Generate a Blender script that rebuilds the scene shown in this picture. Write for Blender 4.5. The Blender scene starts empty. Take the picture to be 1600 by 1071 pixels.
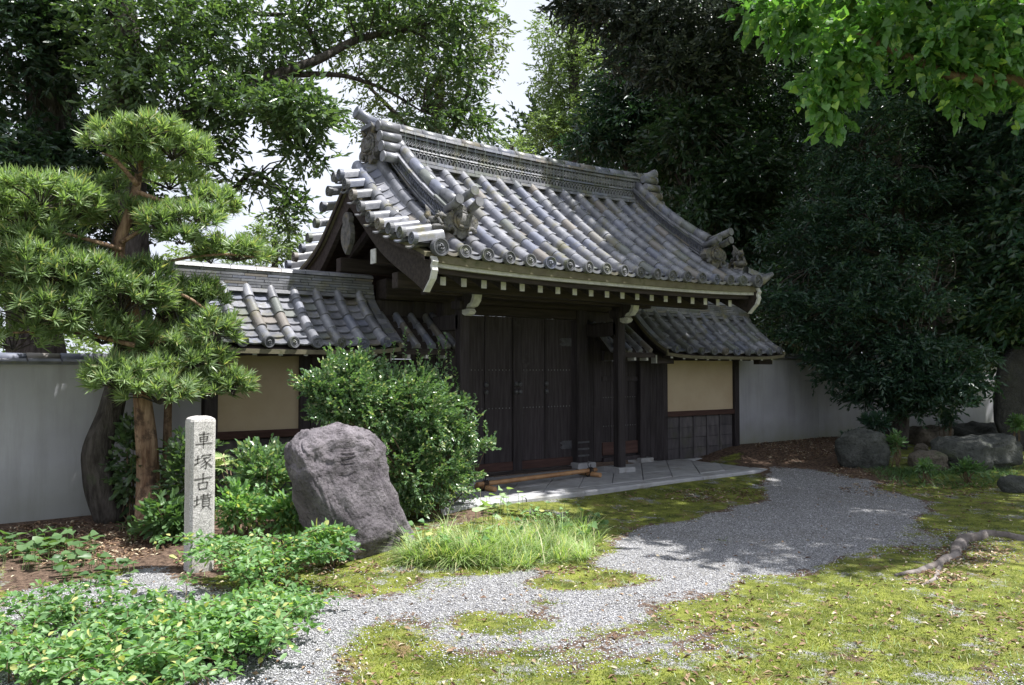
import bpy, bmesh, math, random
import numpy as np
from mathutils import Vector, Matrix, noise as mnoise

random.seed(7)
rng = np.random.default_rng(7)
sc = bpy.context.scene
COL = sc.collection
R = math.radians

# ------------------------------------------------------------------ camera, sky, sun, exposure
CAM = np.array([-5.44, -8.40, 1.60])
YAW = math.atan2(1681, 1244)            # angle between the gate's front and the view axis
FWD = np.array([math.cos(YAW), math.sin(YAW)])
RGT = np.array([math.sin(YAW), -math.cos(YAW)])
PIT = math.atan(43 / 1244)
cd = bpy.data.cameras.new('camera')
cam = bpy.data.objects.new('camera', cd)
COL.objects.link(cam)
cam.location = CAM
fw = Vector((FWD[0] * math.cos(PIT), FWD[1] * math.cos(PIT), math.sin(PIT)))
cam.rotation_euler = fw.to_track_quat('-Z', 'Y').to_euler()
cd.lens = 27.99; cd.sensor_width = 36; cd.clip_start = 0.05; cd.clip_end = 2000
sc.camera = cam

SUN_EL, SUN_A = R(66), R(40)            # A: from +x towards -y
S = Vector((math.cos(SUN_EL) * math.cos(SUN_A), -math.cos(SUN_EL) * math.sin(SUN_A), math.sin(SUN_EL)))
w = bpy.data.worlds.new('World'); sc.world = w; w.use_nodes = True
wn = w.node_tree.nodes; wl = w.node_tree.links
bg = wn['Background']
sky = wn.new('ShaderNodeTexSky'); sky.sky_type = 'NISHITA'; sky.sun_disc = False
sky.sun_elevation = SUN_EL
sky.sun_rotation = math.atan2(S.x, S.y)
sky.air_density = 1.0; sky.dust_density = 2.5; sky.ozone_density = 1.0
tc = wn.new('ShaderNodeTexCoord'); nz = wn.new('ShaderNodeTexNoise'); nz.inputs['Scale'].default_value = 2.2
nz.inputs['Detail'].default_value = 6
wl.new(tc.outputs['Generated'], nz.inputs['Vector'])
cr = wn.new('ShaderNodeMapRange'); cr.inputs[1].default_value = 0.25; cr.inputs[2].default_value = 0.6
cr.inputs[3].default_value = 0.75; cr.inputs[4].default_value = 1.0
wl.new(nz.outputs['Fac'], cr.inputs[0])
mx = wn.new('ShaderNodeMix'); mx.data_type = 'RGBA'
wl.new(cr.outputs[0], mx.inputs[0]); wl.new(sky.outputs[0], mx.inputs[6])
mx.inputs[7].default_value = (10.2, 10.8, 12.4, 1)
wl.new(mx.outputs[2], bg.inputs[0])
bg.inputs[1].default_value = 0.05
sd = bpy.data.lights.new('sun', 'SUN'); sd.energy = 5.0; sd.angle = R(0.53); sd.color = (1.0, 0.98, 0.945)
sun = bpy.data.objects.new('sun', sd); COL.objects.link(sun); sun.location = (4, -4, 12)
sun.rotation_euler = (-S).to_track_quat('-Z', 'Y').to_euler()
sc.view_settings.view_transform = 'Standard'; sc.view_settings.look = 'None'
sc.view_settings.gamma = 1; sc.view_settings.use_curve_mapping = False
sc.view_settings.exposure = 1.0
sc.render.engine = 'CYCLES'
sc.cycles.max_bounces = 6; sc.cycles.transparent_max_bounces = 4; sc.cycles.diffuse_bounces = 3
sc.cycles.sample_clamp_indirect = 6

# ------------------------------------------------------------------ measuring (a photo point and a known plane give a place)
def ray(px, py):
    X = (px - 800) / 1244; Y = -(py - 535.5) / 1244
    zf = math.cos(PIT) - Y * math.sin(PIT); u = Y * math.cos(PIT) + math.sin(PIT)
    h = RGT * X + FWD * zf
    return np.array([h[0], h[1], u])
def at(px, py, y):
    r = ray(px, py); return CAM + r * ((y - CAM[1]) / r[1])
def atz(px, py, z=0.0):
    r = ray(px, py); return CAM + r * ((z - CAM[2]) / r[2])
def atr(px, py, d):
    r = ray(px, py); return CAM + r * (d / math.hypot(r[0], r[1]))

# ------------------------------------------------------------------ materials
def rgba(c): return (c[0], c[1], c[2], 1)
class NT:
    def __init__(s, name):
        s.m = bpy.data.materials.new(name); s.m.use_nodes = True
        s.n = s.m.node_tree.nodes; s.l = s.m.node_tree.links
        s.b = s.n['Principled BSDF']
        s.geo = s.n.new('ShaderNodeNewGeometry')
    def noise(s, scale, detail=4, rough=0.55, vec=None, dist=0.0):
        t = s.n.new('ShaderNodeTexNoise'); t.inputs['Scale'].default_value = scale
        t.inputs['Detail'].default_value = detail; t.inputs['Roughness'].default_value = rough
        t.inputs['Distortion'].default_value = dist
        s.l.new(vec or s.geo.outputs['Position'], t.inputs['Vector']); return t.outputs['Fac']
    def voro(s, scale, feat='F1', out='Distance', vec=None):
        t = s.n.new('ShaderNodeTexVoronoi'); t.inputs['Scale'].default_value = scale; t.feature = feat
        s.l.new(vec or s.geo.outputs['Position'], t.inputs['Vector']); return t.outputs[out]
    def scaled(s, v, src=None):
        t = s.n.new('ShaderNodeVectorMath'); t.operation = 'MULTIPLY'; t.inputs[1].default_value = v
        s.l.new(src or s.geo.outputs['Position'], t.inputs[0]); return t.outputs[0]
    def rng(s, x, a, b, c=0.0, d=1.0, smooth=False):
        t = s.n.new('ShaderNodeMapRange'); t.clamp = True
        if smooth: t.interpolation_type = 'SMOOTHSTEP'
        for i, v in enumerate((a, b, c, d)): t.inputs[i + 1].default_value = v
        s.l.new(x, t.inputs[0]); return t.outputs[0]
    def math(s, op, a, b=None):
        t = s.n.new('ShaderNodeMath'); t.operation = op
        for i, v in enumerate((a, b)):
            if v is None: continue
            if isinstance(v, (int, float)): t.inputs[i].default_value = v
            else: s.l.new(v, t.inputs[i])
        return t.outputs[0]
    def mix(s, f, a, b, mode='MIX'):
        t = s.n.new('ShaderNodeMix'); t.data_type = 'RGBA'; t.blend_type = mode
        if isinstance(f, (int, float)): t.inputs[0].default_value = f
        else: s.l.new(f, t.inputs[0])
        for i, v in ((6, a), (7, b)):
            if isinstance(v, tuple): t.inputs[i].default_value = rgba(v)
            else: s.l.new(v, t.inputs[i])
        return t.outputs[2]
    def bump(s, h, strength=0.4, dist=0.02, prev=None):
        t = s.n.new('ShaderNodeBump'); t.inputs['Strength'].default_value = strength
        t.inputs['Distance'].default_value = dist; s.l.new(h, t.inputs['Height'])
        if prev: s.l.new(prev, t.inputs['Normal'])
        s.l.new(t.outputs[0], s.b.inputs['Normal']); return t.outputs[0]
    def col(s, c):
        if isinstance(c, tuple): s.b.inputs['Base Color'].default_value = rgba(c)
        else: s.l.new(c, s.b.inputs['Base Color'])
    def rough(s, r):
        if isinstance(r, (int, float)): s.b.inputs['Roughness'].default_value = r
        else: s.l.new(r, s.b.inputs['Roughness'])
    def objrand(s):
        t = s.n.new('ShaderNodeObjectInfo'); return t.outputs['Random']

def surf(name, c1, c2, scale=3, rough=0.8, bump=0.3, bscale=40, dist=0.01, patch=None, vary=0.0, spec=0.3, stretch=None):
    t = NT(name)
    vec = t.scaled(stretch) if stretch else None
    c = t.mix(t.rng(t.noise(scale, 6, 0.6, vec), 0.35, 0.65), c1, c2)
    if vary:
        v = t.rng(t.objrand(), 0, 1, 1 - vary, 1 + vary)
        m = t.n.new('ShaderNodeVectorMath'); m.operation = 'SCALE'; t.l.new(c, m.inputs[0]); t.l.new(v, m.inputs['Scale'])
        c = m.outputs[0]
        if 'tile' in name:
            r2 = t.math('FRACT', t.math('MULTIPLY', t.objrand(), 7.13))
            c = t.mix(t.rng(r2, .70, .72, 0, .55), c, (.13, .145, .21)); c = t.mix(t.rng(r2, .86, .88, 0, .6), c, (.12, .13, .085)); c = t.mix(t.rng(r2, .95, .96, 0, .5), c, (.22, .175, .155))
    if patch:
        pc, ps, a, b = patch
        c = t.mix(t.rng(t.noise(ps, 7, 0.7), a, b), c, pc)
    t.col(c); t.rough(rough); t.b.inputs['Specular IOR Level'].default_value = spec
    t.bump(t.noise(bscale, 5, 0.65, vec), bump, dist)
    return t.m

M = {}
M['tile'] = surf('grey_roof_tile', (.115, .12, .14), (.235, .235, .26), 7, .40, .4, 60, .006, ((.15, .14, .085), 3.1, .53, .68), .28, .6)
M['tile_dark'] = surf('dark_roof_tile', (.075, .078, .088), (.16, .16, .175), 9, .55, .35, 60, .006, ((.12, .13, .06), 4, .55, .7), .2, .4)
M['oni'] = surf('fired_clay_ornament', (.055, .053, .055), (.17, .165, .16), 14, .65, .7, 45, .02, ((.20, .17, .11), 9, .52, .66), .1, .4)
M['wood'] = surf('weathered_dark_timber', (.024, .019, .021), (.052, .044, .048), 3, .75, .5, 26, .008, ((.10, .09, .095), 2.3, .62, .85), .18, .25, (9, 9, .7))
M['woodh'] = surf('dark_timber_beam', (.024, .019, .018), (.055, .043, .04), 3, .75, .5, 26, .008, None, .15, .25, (.7, 9, 9))
M['woodlow'] = surf('damp_mossy_board', (.062, .056, .062), (.115, .105, .108), 3, .85, .4, 26, .006, ((.075, .078, .05), 1.7, .55, .75), .2, .2, (5, 5, 1.2))
M['woodred'] = surf('reddish_brown_rail', (.05, .026, .022), (.085, .045, .038), 3, .75, .4, 26, .006, None, .1, .25, (.8, 9, 9))
M['white'] = surf('aged_white_paint', (.40, .395, .385), (.60, .595, .58), 12, .7, .2, 60, .004, ((.22, .2, .16), 12, .58, .75), .12, .3)
M['board'] = surf('greenish_eave_board', (.10, .088, .058), (.17, .155, .105), 5, .85, .3, 40, .006, ((.06, .065, .03), 5, .55, .7), 0, .2)
M['beige'] = surf('ochre_plaster', (.42, .33, .225), (.49, .40, .285), 1.3, .92, .12, 90, .003, ((.36, .28, .20), 2.4, .6, .9), 0, .15)
t = NT('grey_plaster')
zz = t.n.new('ShaderNodeSeparateXYZ'); t.l.new(t.geo.outputs['Position'], zz.inputs[0])
c = t.mix(t.rng(t.noise(1.2, 5), .35, .7), (.335, .335, .375), (.41, .41, .45))
c = t.mix(t.math('MULTIPLY', t.rng(t.noise(5, 7, .7, t.scaled((1, 1, .10))), .48, .72), .5), c, (.22, .22, .225))
low = t.math('MULTIPLY', t.rng(t.math('ADD', zz.outputs[2], t.math('MULTIPLY', t.noise(2.2, 5), .5)), .45, .95, 1, 0), t.rng(zz.outputs[0], 4, 6, .45, .8))
c = t.mix(low, c, (.20, .21, .14)); t.col(c); t.rough(.92); t.bump(t.noise(70), .12, .004); M['plaster'] = t.m
M['nail'] = surf('rusty_pale_nail', (.10, .10, .10), (.26, .26, .27), 30, .6, .2, 60, .002)
M['iron'] = surf('black_iron', (.035, .035, .04), (.08, .08, .09), 20, .5, .4, 60, .004, None, 0, .5)
M['wire'] = surf('copper_tie_wire', (.16, .20, .19), (.26, .31, .30), 20, .5, .1, 60, .002, None, 0, .5)
M['slab'] = surf('worn_granite_paving', (.30, .30, .315), (.40, .40, .41), 6, .8, .35, 70, .006, ((.20, .19, .16), 2.3, .52, .72), .10, .3)
M['bamboo'] = surf('dried_bamboo', (.24, .12, .055), (.40, .23, .11), 6, .5, .2, 50, .004, ((.12, .07, .04), 9, .6, .75), .1, .45)
M['rope'] = surf('black_twine', (.02, .018, .018), (.05, .04, .035), 30, .9, .5, 90, .004)
M['bark_red'] = surf('flaking_cinnamon_bark', (.15, .085, .055), (.42, .29, .20), 3, .9, .9, 14, .03, ((.09, .06, .045), 6, .5, .62), 0, .15, (7, 7, 1.1))
M['bark'] = surf('dark_grey_bark', (.035, .03, .027), (.11, .098, .09), 4, .95, 1.0, 12, .04, ((.07, .085, .05), 2.5, .58, .7), 0, .15, (4, 4, 1))
M['bark_brown'] = surf('brown_bark', (.10, .07, .045), (.24, .17, .115), 4, .95, 1.0, 14, .03, None, 0, .15, (3, 3, 1))
M['root'] = surf('bleached_root_bark', (.13, .11, .10), (.30, .265, .245), 7, .9, .9, 30, .015, None, 0, .15)
# carved marker stone
t = NT('speckled_granite')
c = t.mix(t.rng(t.noise(120, 3), .35, .62), (.26, .245, .235), (.60, .575, .55))
c = t.mix(t.rng(t.noise(3.2, 8, .75, t.scaled((1, 1, .35))), .48, .72, 0, .8), c, (.22, .20, .165)); c = t.mix(t.rng(t.noise(9, 8, .8), .60, .70, 0, .7), c, (.14, .14, .10)); t.col(c); t.rough(.85)
n1 = t.bump(t.noise(18, 5), .5, .012); t.bump(t.noise(90, 3), .5, .004, n1); M['granite'] = t.m
M['groove_shade'] = surf('carved_groove_shade', (.075, .07, .066), (.18, .17, .16), 40, .9, .5, 90, .003)  # dark tone stands in for the shade inside carved grooves
# rocks
def rock_mat(name, a, b, lich, sp=3.0):
    t = NT(name)
    c = t.mix(t.rng(t.noise(sp, 9, .68, None, .6), .38, .62), a, b)
    c = t.mix(t.rng(t.noise(sp * 8, 5, .7), .52, .72), c, tuple(v * .45 for v in a))
    c = t.mix(t.rng(t.noise(1.7, 8, .75), .56, .70), c, lich)
    t.col(c); t.rough(.88)
    n0 = t.bump(t.rng(t.voro(26), .0, .5), .6, .02); n1 = t.bump(t.noise(7, 9, .7, None, .4), 1.0, .06, n0); n2 = t.bump(t.noise(38, 6, .7), .8, .018, n1)
    return t.m
M['rock'] = rock_mat('purplish_boulder_rock', (.085, .073, .083), (.235, .21, .23), (.30, .28, .29))
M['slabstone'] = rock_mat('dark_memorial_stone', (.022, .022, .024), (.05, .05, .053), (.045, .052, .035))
M['rock_green'] = rock_mat('mossy_rock', (.045, .05, .044), (.105, .11, .10), (.075, .095, .04))
M['rock_brown'] = rock_mat('brown_garden_rock', (.085, .072, .055), (.17, .145, .115), (.09, .11, .05))

def leaf_mat(name, c1, c2, trans=.35, rough=.42, tip=None, spec=.4, tcol=None):
    t = NT(name)
    rp = t.geo.outputs['Random Per Island']
    c = t.mix(rp, c1, c2)
    c = t.mix(t.rng(t.noise(.9, 3), .4, .62, 0, .55), c, tuple(v * .72 for v in c1))
    if tip: c = t.mix(t.rng(t.math('FRACT', t.math('MULTIPLY', rp, 17.3)), tip[1], tip[1] + .02), c, tip[0])
    t.col(c); t.rough(rough); t.b.inputs['Specular IOR Level'].default_value = spec
    tr = t.n.new('ShaderNodeBsdfTranslucent')
    tcn = t.mix(1.0, c, tcol or (1.3, 1.45, .55), 'MULTIPLY'); t.l.new(tcn, tr.inputs[0])
    ms = t.n.new('ShaderNodeMixShader'); ms.inputs[0].default_value = trans
    t.l.new(t.b.outputs[0], ms.inputs[1]); t.l.new(tr.outputs[0], ms.inputs[2])
    t.l.new(ms.outputs[0], t.n['Material Output'].inputs[0])
    return t.m
M['l_maki'] = leaf_mat('podocarp_needle_leaf', (.17, .26, .12), (.34, .43, .23), .4, .36, ((.42, .40, .22), .93))
M['l_camphor'] = leaf_mat('glossy_evergreen_leaf', (.065, .115, .06), (.15, .22, .10), .42, .28, None, .7)
M['l_camphor2'] = leaf_mat('olive_evergreen_leaf', (.09, .125, .045), (.17, .22, .09), .42, .42, None, .45)
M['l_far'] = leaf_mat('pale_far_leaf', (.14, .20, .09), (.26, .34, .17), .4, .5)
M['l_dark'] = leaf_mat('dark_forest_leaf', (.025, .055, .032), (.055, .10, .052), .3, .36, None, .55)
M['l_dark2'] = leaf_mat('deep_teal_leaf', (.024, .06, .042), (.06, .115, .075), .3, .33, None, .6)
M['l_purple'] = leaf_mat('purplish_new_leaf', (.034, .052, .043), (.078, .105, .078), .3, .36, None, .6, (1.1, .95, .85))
M['l_bright'] = leaf_mat('bright_heart_leaf', (.07, .17, .05), (.14, .28, .08), .45, .34, ((.26, .40, .10), .88), .5)
M['l_bush'] = leaf_mat('small_glossy_leaf', (.10, .19, .09), (.21, .32, .16), .32, .27, ((.40, .44, .26), .88), .65)
M['l_clover'] = leaf_mat('bush_clover_leaf', (.10, .22, .08), (.27, .42, .19), .42, .45, ((.50, .50, .20), .92), .4)
M['l_cover'] = leaf_mat('broad_ground_leaf', (.08, .16, .065), (.16, .26, .11), .35, .42)
M['l_pale'] = leaf_mat('pale_broad_leaf', (.28, .40, .20), (.42, .53, .32), .35, .55)
M['l_grass'] = leaf_mat('pale_grass_blade', (.22, .33, .12), (.44, .54, .27), .4, .5, ((.58, .54, .34), .82))
M['l_dead'] = leaf_mat('dead_leaf', (.14, .075, .045), (.38, .27, .17), .1, .7, ((.50, .43, .31), .80), .3, (1, 1, 1))
M['l_moss'] = leaf_mat('moss_shoot', (.11, .135, .02), (.32, .36, .065), .4, .7, None, .2)
# ground
t = NT('garden_ground')
a = t.n.new('ShaderNodeAttribute'); a.attribute_name = 'masks'
sp = t.n.new('ShaderNodeSeparateColor'); t.l.new(a.outputs['Color'], sp.inputs[0])
nf = t.noise(2.6, 9, .7, None, .3); nf2 = t.noise(14, 6, .7)
def fuzzy(m, lo=.46, hi=.54):
    s_ = t.math('ADD', m, t.math('MULTIPLY', t.math('SUBTRACT', nf, .5), 1.5))
    s_ = t.math('ADD', s_, t.math('MULTIPLY', t.math('SUBTRACT', nf2, .5), 1.3))
    return t.rng(s_, lo, hi)
vg = t.voro(125, 'F1', 'Color'); vs = t.n.new('ShaderNodeSeparateColor'); t.l.new(vg, vs.inputs[0])
gravel = t.mix(t.rng(vs.outputs[0], .15, .95), (.11, .11, .115), (.52, .515, .52))
gravel = t.mix(t.rng(t.noise(1.4, 6, .65), .45, .7, 0, .45), gravel, (.20, .19, .17))
moss = t.mix(t.rng(t.noise(4, 8, .75), .40, .60), (.068, .088, .02), (.25, .28, .055))
moss = t.mix(t.rng(t.noise(60, 3), .58, .7), moss, (.33, .30, .13))
moss = t.mix(t.rng(t.noise(1.6, 9, .78, None, .8), .555, .64, 0, .85), moss, (.23, .155, .085))
moss = t.mix(t.rng(t.noise(2.3, 9, .8), .55, .61), moss, gravel)
soil = t.mix(t.rng(t.noise(22, 6, .75), .4, .62), (.055, .036, .028), (.24, .165, .12))
c = t.mix(fuzzy(sp.outputs[0]), soil, gravel)
c = t.mix(fuzzy(sp.outputs[1]), c, moss)
t.col(c); t.rough(.95); t.b.inputs['Specular IOR Level'].default_value = .15
n1 = t.bump(t.voro(125), 1.0, .010); n2 = t.bump(t.noise(35, 6, .75), .7, .02, n1)
M['ground'] = t.m
t = NT('loose_gravel_stone')
c = t.mix(t.geo.outputs['Random Per Island'], (.11, .11, .125), (.56, .56, .58)); t.col(c); t.rough(.8)
M['pebble'] = t.m

# ------------------------------------------------------------------ mesh helpers
class MB:
    def __init__(s): s.v = []; s.f = []; s.sm = []
    def add(s, vs, fs, smooth=False):
        o = len(s.v); s.v += [tuple(map(float, p)) for p in vs]
        s.f += [tuple(i + o for i in f) for f in fs]; s.sm += [smooth] * len(fs); return s
    def box(s, x0, x1, y0, y1, z0, z1, rot=None, at_=None):
        vs = [(x, y, z) for z in (z0, z1) for y in (y0, y1) for x in (x0, x1)]
        if rot is not None: vs = [tuple(rot @ Vector(p)) for p in vs]
        if at_ is not None: vs = [(p[0] + at_[0], p[1] + at_[1], p[2] + at_[2]) for p in vs]
        return s.add(vs, [(0, 2, 3, 1), (4, 5, 7, 6), (0, 1, 5, 4), (2, 6, 7, 3), (0, 4, 6, 2), (1, 3, 7, 5)])
    def bbox(s, x0, x1, y0, y1, z0, z1, b=.008):
        """box with chamfered long edges"""
        if x1 - x0 >= max(y1 - y0, z1 - z0): ax = 0
        elif y1 - y0 >= z1 - z0: ax = 1
        else: ax = 2
        lo = [x0, y0, z0]; hi = [x1, y1, z1]; o = [i for i in range(3) if i != ax]
        a0, a1, b0, b1 = lo[o[0]], hi[o[0]], lo[o[1]], hi[o[1]]
        prof = [(a0 + b, b0), (a1 - b, b0), (a1, b0 + b), (a1, b1 - b), (a1 - b, b1), (a0 + b, b1), (a0, b1 - b), (a0, b0 + b)]
        vs = []
        for e in (lo[ax], hi[ax]):
            for p in prof:
                q = [0, 0, 0]; q[ax] = e; q[o[0]] = p[0]; q[o[1]] = p[1]; vs.append(q)
        fs = [tuple(range(7, -1, -1)), tuple(range(8, 16))] + [(i, (i + 1) % 8, 8 + (i + 1) % 8, 8 + i) for i in range(8)]
        return s.add(vs, fs)
    def tube(s, pts, rad, n=8, caps=True, smooth=True, wob=0.0):
        pts = [Vector(p) for p in pts]; m = len(pts)
        if isinstance(rad, (int, float)): rad = [rad] * m
        vs = []; ref = None
        for i, p in enumerate(pts):
            d = (pts[min(i + 1, m - 1)] - pts[max(i - 1, 0)]).normalized()
            if ref is None: ref = d.orthogonal().normalized()
            ref = (ref - d * ref.dot(d)); ref = ref.normalized() if ref.length > 1e-5 else d.orthogonal().normalized()
            b = d.cross(ref)
            for k in range(n):
                a = 2 * math.pi * k / n
                r = rad[i]
                if wob: r *= 1 + wob * mnoise.noise(Vector((math.cos(a) * 1.3 + p.x, math.sin(a) * 1.3 + p.y, p.z * 1.6)))
                vs.append(p + (ref * math.cos(a) + b * math.sin(a)) * r)
        fs = [(i * n + k, i * n + (k + 1) % n, (i + 1) * n + (k + 1) % n, (i + 1) * n + k) for i in range(m - 1) for k in range(n)]
        s.add(vs, fs, smooth)
        if caps:
            o = len(s.v) - len(vs)
            s.f += [tuple(o + k for k in range(n - 1, -1, -1)), tuple(o + (m - 1) * n + k for k in range(n))]; s.sm += [False] * 2
        return s
    def prism(s, poly, axis, a0, a1):
        """poly of 2-D points extruded along axis (0,1,2) from a0 to a1"""
        n = len(poly); vs = []
        for a in (a0, a1):
            for p in poly:
                q = [p[0], p[1]]; q.insert(axis, a); vs.append(q)
        fs = [tuple(range(n - 1, -1, -1)), tuple(range(n, 2 * n))] + [(i, (i + 1) % n, n + (i + 1) % n, n + i) for i in range(n)]
        return s.add(vs, fs)
    def strip(s, rails):
        """closed cross-section swept: rails = list of sections, each the same number of points"""
        n = len(rails[0]); vs = [p for r_ in rails for p in r_]
        fs = [(i * n + k, i * n + (k + 1) % n, (i + 1) * n + (k + 1) % n, (i + 1) * n + k) for i in range(len(rails) - 1) for k in range(n)]
        m = (len(rails) - 1) * n
        fs += [tuple(range(n - 1, -1, -1)), tuple(m + k for k in range(n))]
        return s.add(vs, fs)
    def ball(s, c, r, n=8, m=5, rot=None):
        if isinstance(r, (int, float)): r = (r, r, r)
        vs = []
        for j in range(m + 1):
            ph = math.pi * j / m
            for k in range(n):
                a = 2 * math.pi * k / n
                p = Vector((math.sin(ph) * math.cos(a) * r[0], math.sin(ph) * math.sin(a) * r[1], math.cos(ph) * r[2]))
                if rot is not None: p = rot @ p
                vs.append(p + Vector(c))
        fs = [(j * n + k, (j + 1) * n + k, (j + 1) * n + (k + 1) % n, j * n + (k + 1) % n) for j in range(m) for k in range(n)]
        return s.add(vs, fs, True)
    def mesh(s, name):
        me = bpy.data.meshes.new(name); me.from_pydata(s.v, [], s.f); me.update()
        me.polygons.foreach_set('use_smooth', s.sm)
        bm = bmesh.new(); bm.from_mesh(me); bmesh.ops.recalc_face_normals(bm, faces=bm.faces)
        bm.to_mesh(me); bm.free(); return me

def link(name, data, mat=None, parent=None, loc=None, rot=None, scale=None, kind=None, label=None, cat=None, group=None):
    if isinstance(data, MB): data = data.mesh(name)
    if mat is not None and data is not None and len(data.materials) == 0: data.materials.append(M[mat] if isinstance(mat, str) else mat)
    o = bpy.data.objects.new(name, data); COL.objects.link(o)
    if parent: o.parent = parent
    if loc is not None: o.location = loc
    if rot is not None: o.rotation_euler = rot
    if scale is not None: o.scale = scale
    if kind: o['kind'] = kind
    if label: o['label'] = label
    if cat: o['category'] = cat
    if group: o['group'] = group
    return o
def root(name, loc, label, cat, group=None): return link(name, None, None, None, loc, label=label, cat=cat, group=group)
def npmesh(name, V, F):
    """V (n,3); F (m,k) with one arity"""
    V = np.asarray(V, np.float32); F = np.asarray(F, np.int32); k = F.shape[1]
    me = bpy.data.meshes.new(name)
    me.vertices.add(len(V)); me.vertices.foreach_set('co', V.ravel())
    me.loops.add(F.size); me.loops.foreach_set('vertex_index', F.ravel())
    me.polygons.add(len(F)); me.polygons.foreach_set('loop_start', np.arange(0, F.size, k, dtype=np.int32))
    me.update(calc_edges=True); me.validate(); return me
def unit(a): return a / np.maximum(np.linalg.norm(a, axis=-1, keepdims=True), 1e-6)

def leaf_quads(P, D, N, L, W, fold=.25, shape='diamond', droop=0.0):
    """P base points, D leaf direction, N approx. normal, L,W arrays -> V,F"""
    D = unit(D); Sd = unit(np.cross(D, N)); N = np.cross(Sd, D); n = len(P)
    L = np.broadcast_to(np.asarray(L, float), (n,))[:, None]; W = np.broadcast_to(np.asarray(W, float), (n,))[:, None]
    if shape == 'diamond':
        up = N * W * fold
        V = np.stack([P, P + D * L * .45 + Sd * W * .5 + up, P + D * L - N * L * droop, P + D * L * .45 - Sd * W * .5 + up], 1)
        b = np.arange(n)[:, None] * 4
        F = np.concatenate([b + [0, 1, 2], b + [0, 2, 3]], 0)
        return V.reshape(-1, 3), F
    if shape == 'blade':
        V = np.stack([P + Sd * W * .5, P - Sd * W * .5, P + D * L * .6 - Sd * W * .4 - N * L * droop * .35, P + D * L * .6 + Sd * W * .4 - N * L * droop * .35, P + D * L - N * L * droop], 1)
        b = np.arange(n)[:, None] * 5
        F = np.concatenate([b + [0, 1, 2], b + [0, 2, 3], b + [3, 2, 4]], 0)
        return V.reshape(-1, 3), F
    if shape in ('oval', 'heart'):
        up = N * W * fold
        if shape == 'oval': prof = [(.0, .04), (.3, .42), (.62, .46), (.86, .24)]
        else: prof = [(-.06, .28), (.16, .56), (.48, .42), (.78, .16)]
        pts = [P]
        for s_ in (1, -1):
            for (u, v) in prof: pts.append(P + D * L * u + Sd * W * v * s_ + up * v * 2 - N * L * droop * u * u)
        pts.append(P + D * L - N * L * droop)
        pts.append(P + D * L * .5 - N * L * droop * .25)
        V = np.stack(pts, 1); b = np.arange(n)[:, None] * 11   # 0 base,1-4,5-8,9 tip,10 mid
        F = np.concatenate([b + q for q in ([0, 1, 10], [1, 2, 10], [2, 3, 10], [3, 4, 10], [4, 9, 10], [9, 8, 10], [8, 7, 10], [7, 6, 10], [6, 5, 10], [5, 0, 10])], 0)
        return V.reshape(-1, 3), F

def join(parts):
    Vs, Fs, o = [], [], 0
    for V, F in parts: Vs.append(V); Fs.append(F + o); o += len(V)
    return np.concatenate(Vs), np.concatenate(Fs)

def sprays(C, D, m, length, ll, lw, flat=.6, droop=.15, shape='diamond', fold=.25):
    """leafy twigs: at each C along D, m leaves set alternately left and right"""
    n = len(C); D = unit(D)
    up = unit(np.array([0, 0, 1.0]) + rng.normal(0, .35, (n, 3)))
    Sd = unit(np.cross(D, up)); N = np.cross(Sd, D)
    s_ = (np.arange(m) + .5) / m
    sgn = np.where(np.arange(m) % 2 == 0, 1, -1)
    base = C[:, None, :] + D[:, None, :] * (s_[None, :, None] * length) - np.array([0, 0, 1.0]) * (s_[None, :, None] ** 2) * length * droop
    ld = D[:, None, :] * (.55 + .5 * s_[None, :, None]) + Sd[:, None, :] * (sgn[None, :, None] * .9 * (1.1 - s_[None, :, None])) - np.array([0, 0, 1.0]) * droop
    ld = ld + rng.normal(0, .28, ld.shape)
    nn = N[:, None, :] * flat + rng.normal(0, .5, ld.shape)
    L = ll * rng.uniform(.65, 1.15, n * m); W = lw * rng.uniform(.7, 1.15, n * m)
    return leaf_quads(base.reshape(-1, 3), ld.reshape(-1, 3), nn.reshape(-1, 3), L, W, fold, shape)

def blob_points(c, r, n, hollow=.45, lump=.35, seed=0, lower=1.0):
    """points in a lumpy ellipsoid, biased to the shell; and outward directions"""
    d = unit(rng.normal(0, 1, (n, 3)))
    d[:, 2] = np.where(d[:, 2] < 0, d[:, 2] * lower, d[:, 2]); d = unit(d)
    q = np.sin(d[:, 0] * 5.1 + seed) * np.sin(d[:, 1] * 4.3 + seed * 2.1) + np.sin(d[:, 2] * 6.2 + seed * .7) * np.cos(d[:, 0] * 7.3 + seed)
    rad = (hollow + (1 - hollow) * rng.random(n) ** .5) * (1 + lump * q * .5)
    return np.asarray(c)[None] + d * rad[:, None] * np.asarray(r)[None], d

# ------------------------------------------------------------------ ground
def sm(x): x = np.clip(x, 0, 1); return x * x * (3 - 2 * x)
def hgt(x, y):
    x = np.asarray(x, float); y = np.asarray(y, float)
    h = .10 * sm((y + .5) / 1.1) * sm((-1.7 - x) / .8)
    h = h + .24 * sm((x - 4.6) / 2.2) * sm((y + 1.3) / 1.9)
    h = h + .22 * np.exp(-(((x - 8.6) / 2.4) ** 2 + ((y + 1.7) / .9) ** 2))
    h = h + .17 * np.exp(-(((x + 1.5) / .8) ** 2 + ((y + 2.3) / .55) ** 2))
    h = h + .075 * np.exp(-((y + 1.15) / .42) ** 2) * sm((x + 1.3) / .8) * sm((5.8 - x) / 1.0) + .08 * sm((x - 4.5) / .4) * sm((5.6 - x) / .5) * sm((y + 1.3) / .5) * sm((.6 - y) / .5)
    h = h + .012 * np.sin(x * 1.7 + y * .6) * np.sin(y * 1.3 - x * .4)
    return h
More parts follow.
